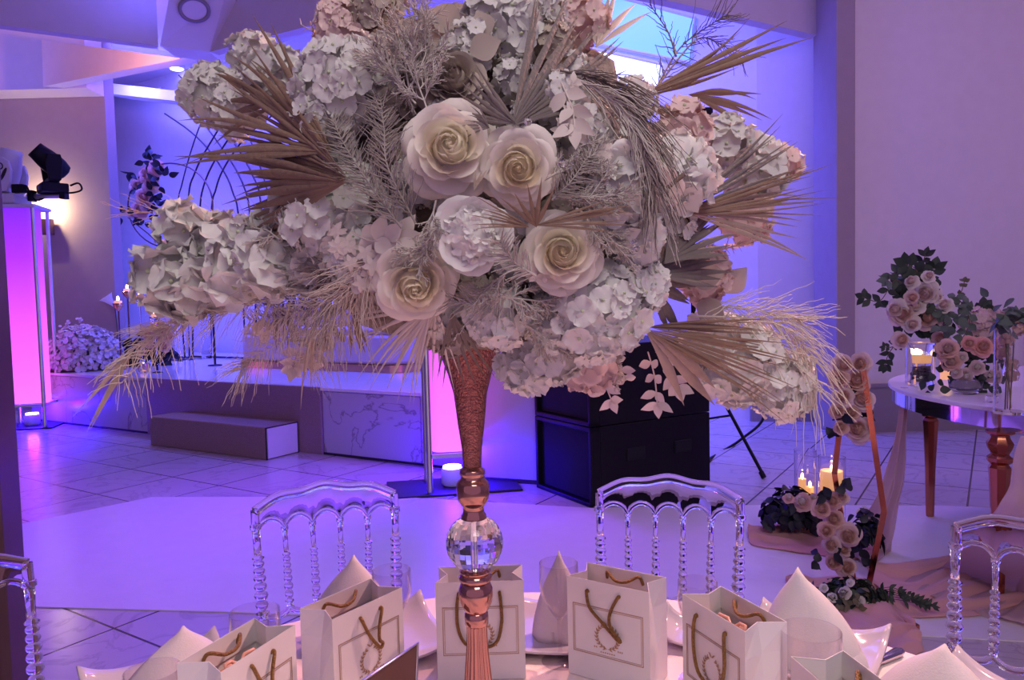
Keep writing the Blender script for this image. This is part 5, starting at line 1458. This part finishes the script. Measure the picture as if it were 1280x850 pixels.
# plumes of thin strands
def A_plume(pts, n, L, r, mt='strand', name='grass_plume', **k):
    return strand_mb([pos(x, y, o) for x, y, o in pts], n, L, r, **k).build(name, mt, AR)
A_plume([(455, 320, -.02), (340, 372, -.02), (250, 398, -.01), (190, 415, 0)], 200, .062, .00055, lean=1.6, droop=.25)
A_plume([(300, 385, 0), (230, 395, 0), (175, 430, 0), (150, 455, 0)], 34, .06, .0007, lean=1.5, droop=.3)
A_plume([(235, 395, 0), (200, 425, 0), (180, 450, 0), (150, 480, 0)], 24, .05, .0007, lean=.5, droop=.35)
A_plume([(480, 330, -.03), (400, 400, -.02), (330, 440, 0), (300, 462, 0)], 150, .055, .00055, lean=1.3, droop=.2)
A_plume([(480, 310, -.03), (420, 370, -.03), (360, 395, -.02), (310, 400, 0)], 260, .055, .0006, 'strand', lean=1.2, droop=.2)
A_plume([(860, 395, -.02), (950, 400, 0), (995, 420, 0), (1020, 455, 0)], 70, .075, .0008, lean=1.2, droop=.45)
A_plume([(900, 400, -.02), (970, 430, 0), (1000, 465, 0), (1020, 490, 0)], 36, .075, .0009, lean=.9, droop=.5)
A_plume([(880, 380, .0), (960, 390, 0), (1000, 400, 0)], 60, .07, .0006, lean=1.8, droop=.0)
A_plume([(700, 88, -.04), (760, 105, -.05), (800, 150, -.06), (818, 225, -.06)], 130, .07, .00065, 'palmgrey', lean=2.4, droop=.35)
A_plume([(715, 95, -.04), (770, 130, -.05), (800, 180, -.06), (822, 255, -.06)], 110, .06, .00065, 'coral', lean=2.6, droop=.3)
A_plume([(502, 285, -.05), (462, 230, -.05), (430, 180, -.04), (412, 140, -.03)], 170, .032, .0006, 'fern', 'fern_frond', lean=.9, droop=.0)
A_plume([(520, 280, -.04), (485, 210, -.05), (480, 160, -.04), (475, 120, -.02)], 150, .030, .0006, 'fern', 'fern_frond', lean=.9, droop=.0)
A_plume([(640, 360, -.03), (610, 380, -.03), (560, 375, -.03)], 60, .03, .0006, 'coral', 'fern_frond', lean=.8, droop=.1)
A_plume([(670, 345, -.06), (640, 325, -.06), (625, 300, -.06)], 60, .022, .0007, 'coral', 'fern_frond', lean=.6, droop=.1)
A_plume([(690, 250, -.05), (715, 225, -.05), (735, 195, -.04)], 90, .022, .0006, 'fern', 'fern_frond', lean=.7, droop=.1)
A_plume([(440, 300, .0), (340, 280, .02), (262, 268, .02), (152, 264, .02)], 46, .06, .0005, 'blush', 'thin_twigs', lean=1.8, droop=-.1)
A_plume([(860, 310, .02), (900, 312, .02), (955, 297, .02)], 40, .012, .0008, 'blush', 'fern_frond', lean=1.0, droop=.1)
A_plume([(815, 120, .02), (850, 60, .03), (890, 30, .03), (910, 18, .03)], 34, .045, .0007, 'palmgrey', 'thin_twigs', lean=1.2, droop=-.15)
A_plume([(820, 110, .02), (870, 50, .03), (900, 55, .03), (930, 75, .03)], 40, .035, .0007, 'palmgrey', 'thin_twigs', lean=1.2, droop=.1)
A_plume([(845, 70, .03), (835, 40, .03), (812, 5, .03)], 14, .03, .0008, 'palmgrey', 'thin_twigs', lean=1.6, droop=0)
A_plume([(410, 35, .05), (395, 40, .05), (375, 30, .05)], 6, .025, .0007, 'sprig', 'thin_twigs', lean=1.0, droop=0)

A_plume([(470, 340, -.02), (430, 400, -.01), (400, 430, 0), (380, 455, 0)], 160, .05, .0006, 'strand', lean=1.0, droop=.3)
A_plume([(440, 345, .0), (390, 360, .0), (340, 385, .0)], 200, .05, .0006, 'fern', lean=.9, droop=.3)
# branching coral-like ferns
def A_coral(x, y, tx, ty, L, mt='coral', depth=3, off=-.04, r=.0011):
    p = pos(x, y, off); q_ = pos(tx, ty, off); coral_mb(p, q_ - p, L, depth, r, spread=.55).build('coral_fern', mt, AR)
for a in [(515, 125, 500, 40, .075), (505, 120, 540, 60, .06), (520, 130, 480, 90, .06), (535, 140, 520, 60, .05), (680, 225, 720, 200, .045), (690, 245, 740, 240, .045), (625, 370, 660, 380, .04), (650, 400, 680, 420, .04),
          (640, 335, 625, 350, .03), (775, 455, 780, 480, .035), (545, 250, 540, 280, .04), (720, 260, 740, 280, .045), (350, 300, 300, 270, .05)]:
    A_coral(*a)
# sprigs with small bleached leaves
def A_sprig(pts, nl, L, w, mt='sprig', off=0, pw=.8, ang=.9):
    sprig_mb([pos(x, y, off) for x, y in pts], nl, L, w, None, 0, 0, .0009, ang, pw).build('leaf_sprig', mt, AR)
A_sprig([(740, 445), (748, 462), (756, 480), (765, 502)], 4, .018, .0055)
A_sprig([(735, 440), (735, 465), (733, 490)], 3, .018, .005)
A_sprig([(810, 440), (818, 470), (822, 508)], 4, .019, .0055)
A_sprig([(820, 440), (840, 462), (848, 485)], 3, .020, .0065)
A_sprig([(760, 440), (772, 455), (782, 475)], 3, .018, .005)
A_sprig([(370, 395), (350, 412), (325, 410)], 4, .019, .006, 'sprig')
A_sprig([(380, 410), (372, 440), (366, 462)], 4, .018, .006, 'sprig')
A_sprig([(405, 400), (395, 430), (392, 458)], 4, .018, .006, 'sprig')
A_sprig([(430, 410), (415, 425), (400, 432)], 4, .014, .004, 'palmpale')
A_sprig([(440, 290), (460, 300), (480, 300), (500, 298)], 4, .024, .008, 'sprig', -.03)
A_sprig([(430, 360), (450, 350), (470, 345)], 4, .020, .007, 'sprig', -.03)
A_sprig([(700, 100), (715, 135), (718, 160)], 4, .022, .006, 'sprig', -.04)
A_sprig([(740, 250), (755, 280), (775, 300)], 4, .022, .008, 'greywhite', -.03)
# round bleached leaves near the top
mb = MB()
for x, y, L_, w_, a in [(535, 48, .040, .017, 2.6), (575, 32, .040, .018, 1.1), (588, 66, .036, .016, -1.2), (560, 30, .036, .016, 1.9), (610, 45, .030, .014, .4)]:
    p = pos(x, y, -.02); leaf(mb, frame(p, nrm(p, .3), roll=a + PI / 2), L_ * .85, w_ * .8, 0, .1, .15, .8, 8)
for x, y, a in [(905, 365, .8), (862, 350, .2), (872, 378, -.6)]:
    p = pos(x, y, .02); leaf(mb, frame(p, nrm(p, .3), roll=a), .04, .015, 0, .1, .15, .8, 8)
mb.build('round_leaves', 'beige', AR)
# cream ruffled petals
for x, y, r in [(775, 215, 40), (735, 458, 26), (830, 235, 26)]:
    p = pos(x, y, -.03); mb = MB(); n_ = nrm(p, .6)
    for j in range(5): petal(mb, frame(p, n_) @ Matrix.Scale(r * p.y / F, 4), j * 1.26, .8, 1.0, .45, .1, -.1, .2, 0, 6, 6, .04)
    mb.build('open_blossom', 'white' if r > 30 else 'palepink', AR)
for x, y in [(793, 303), (795, 311), (660, 152), (702, 205)]:
    p = pos(x, y, -.06); mb = MB(); mb.ball(p, .0035, 0, None, 8, 5); mb.build('crystal_bead', 'crystal', AR, smooth=False)
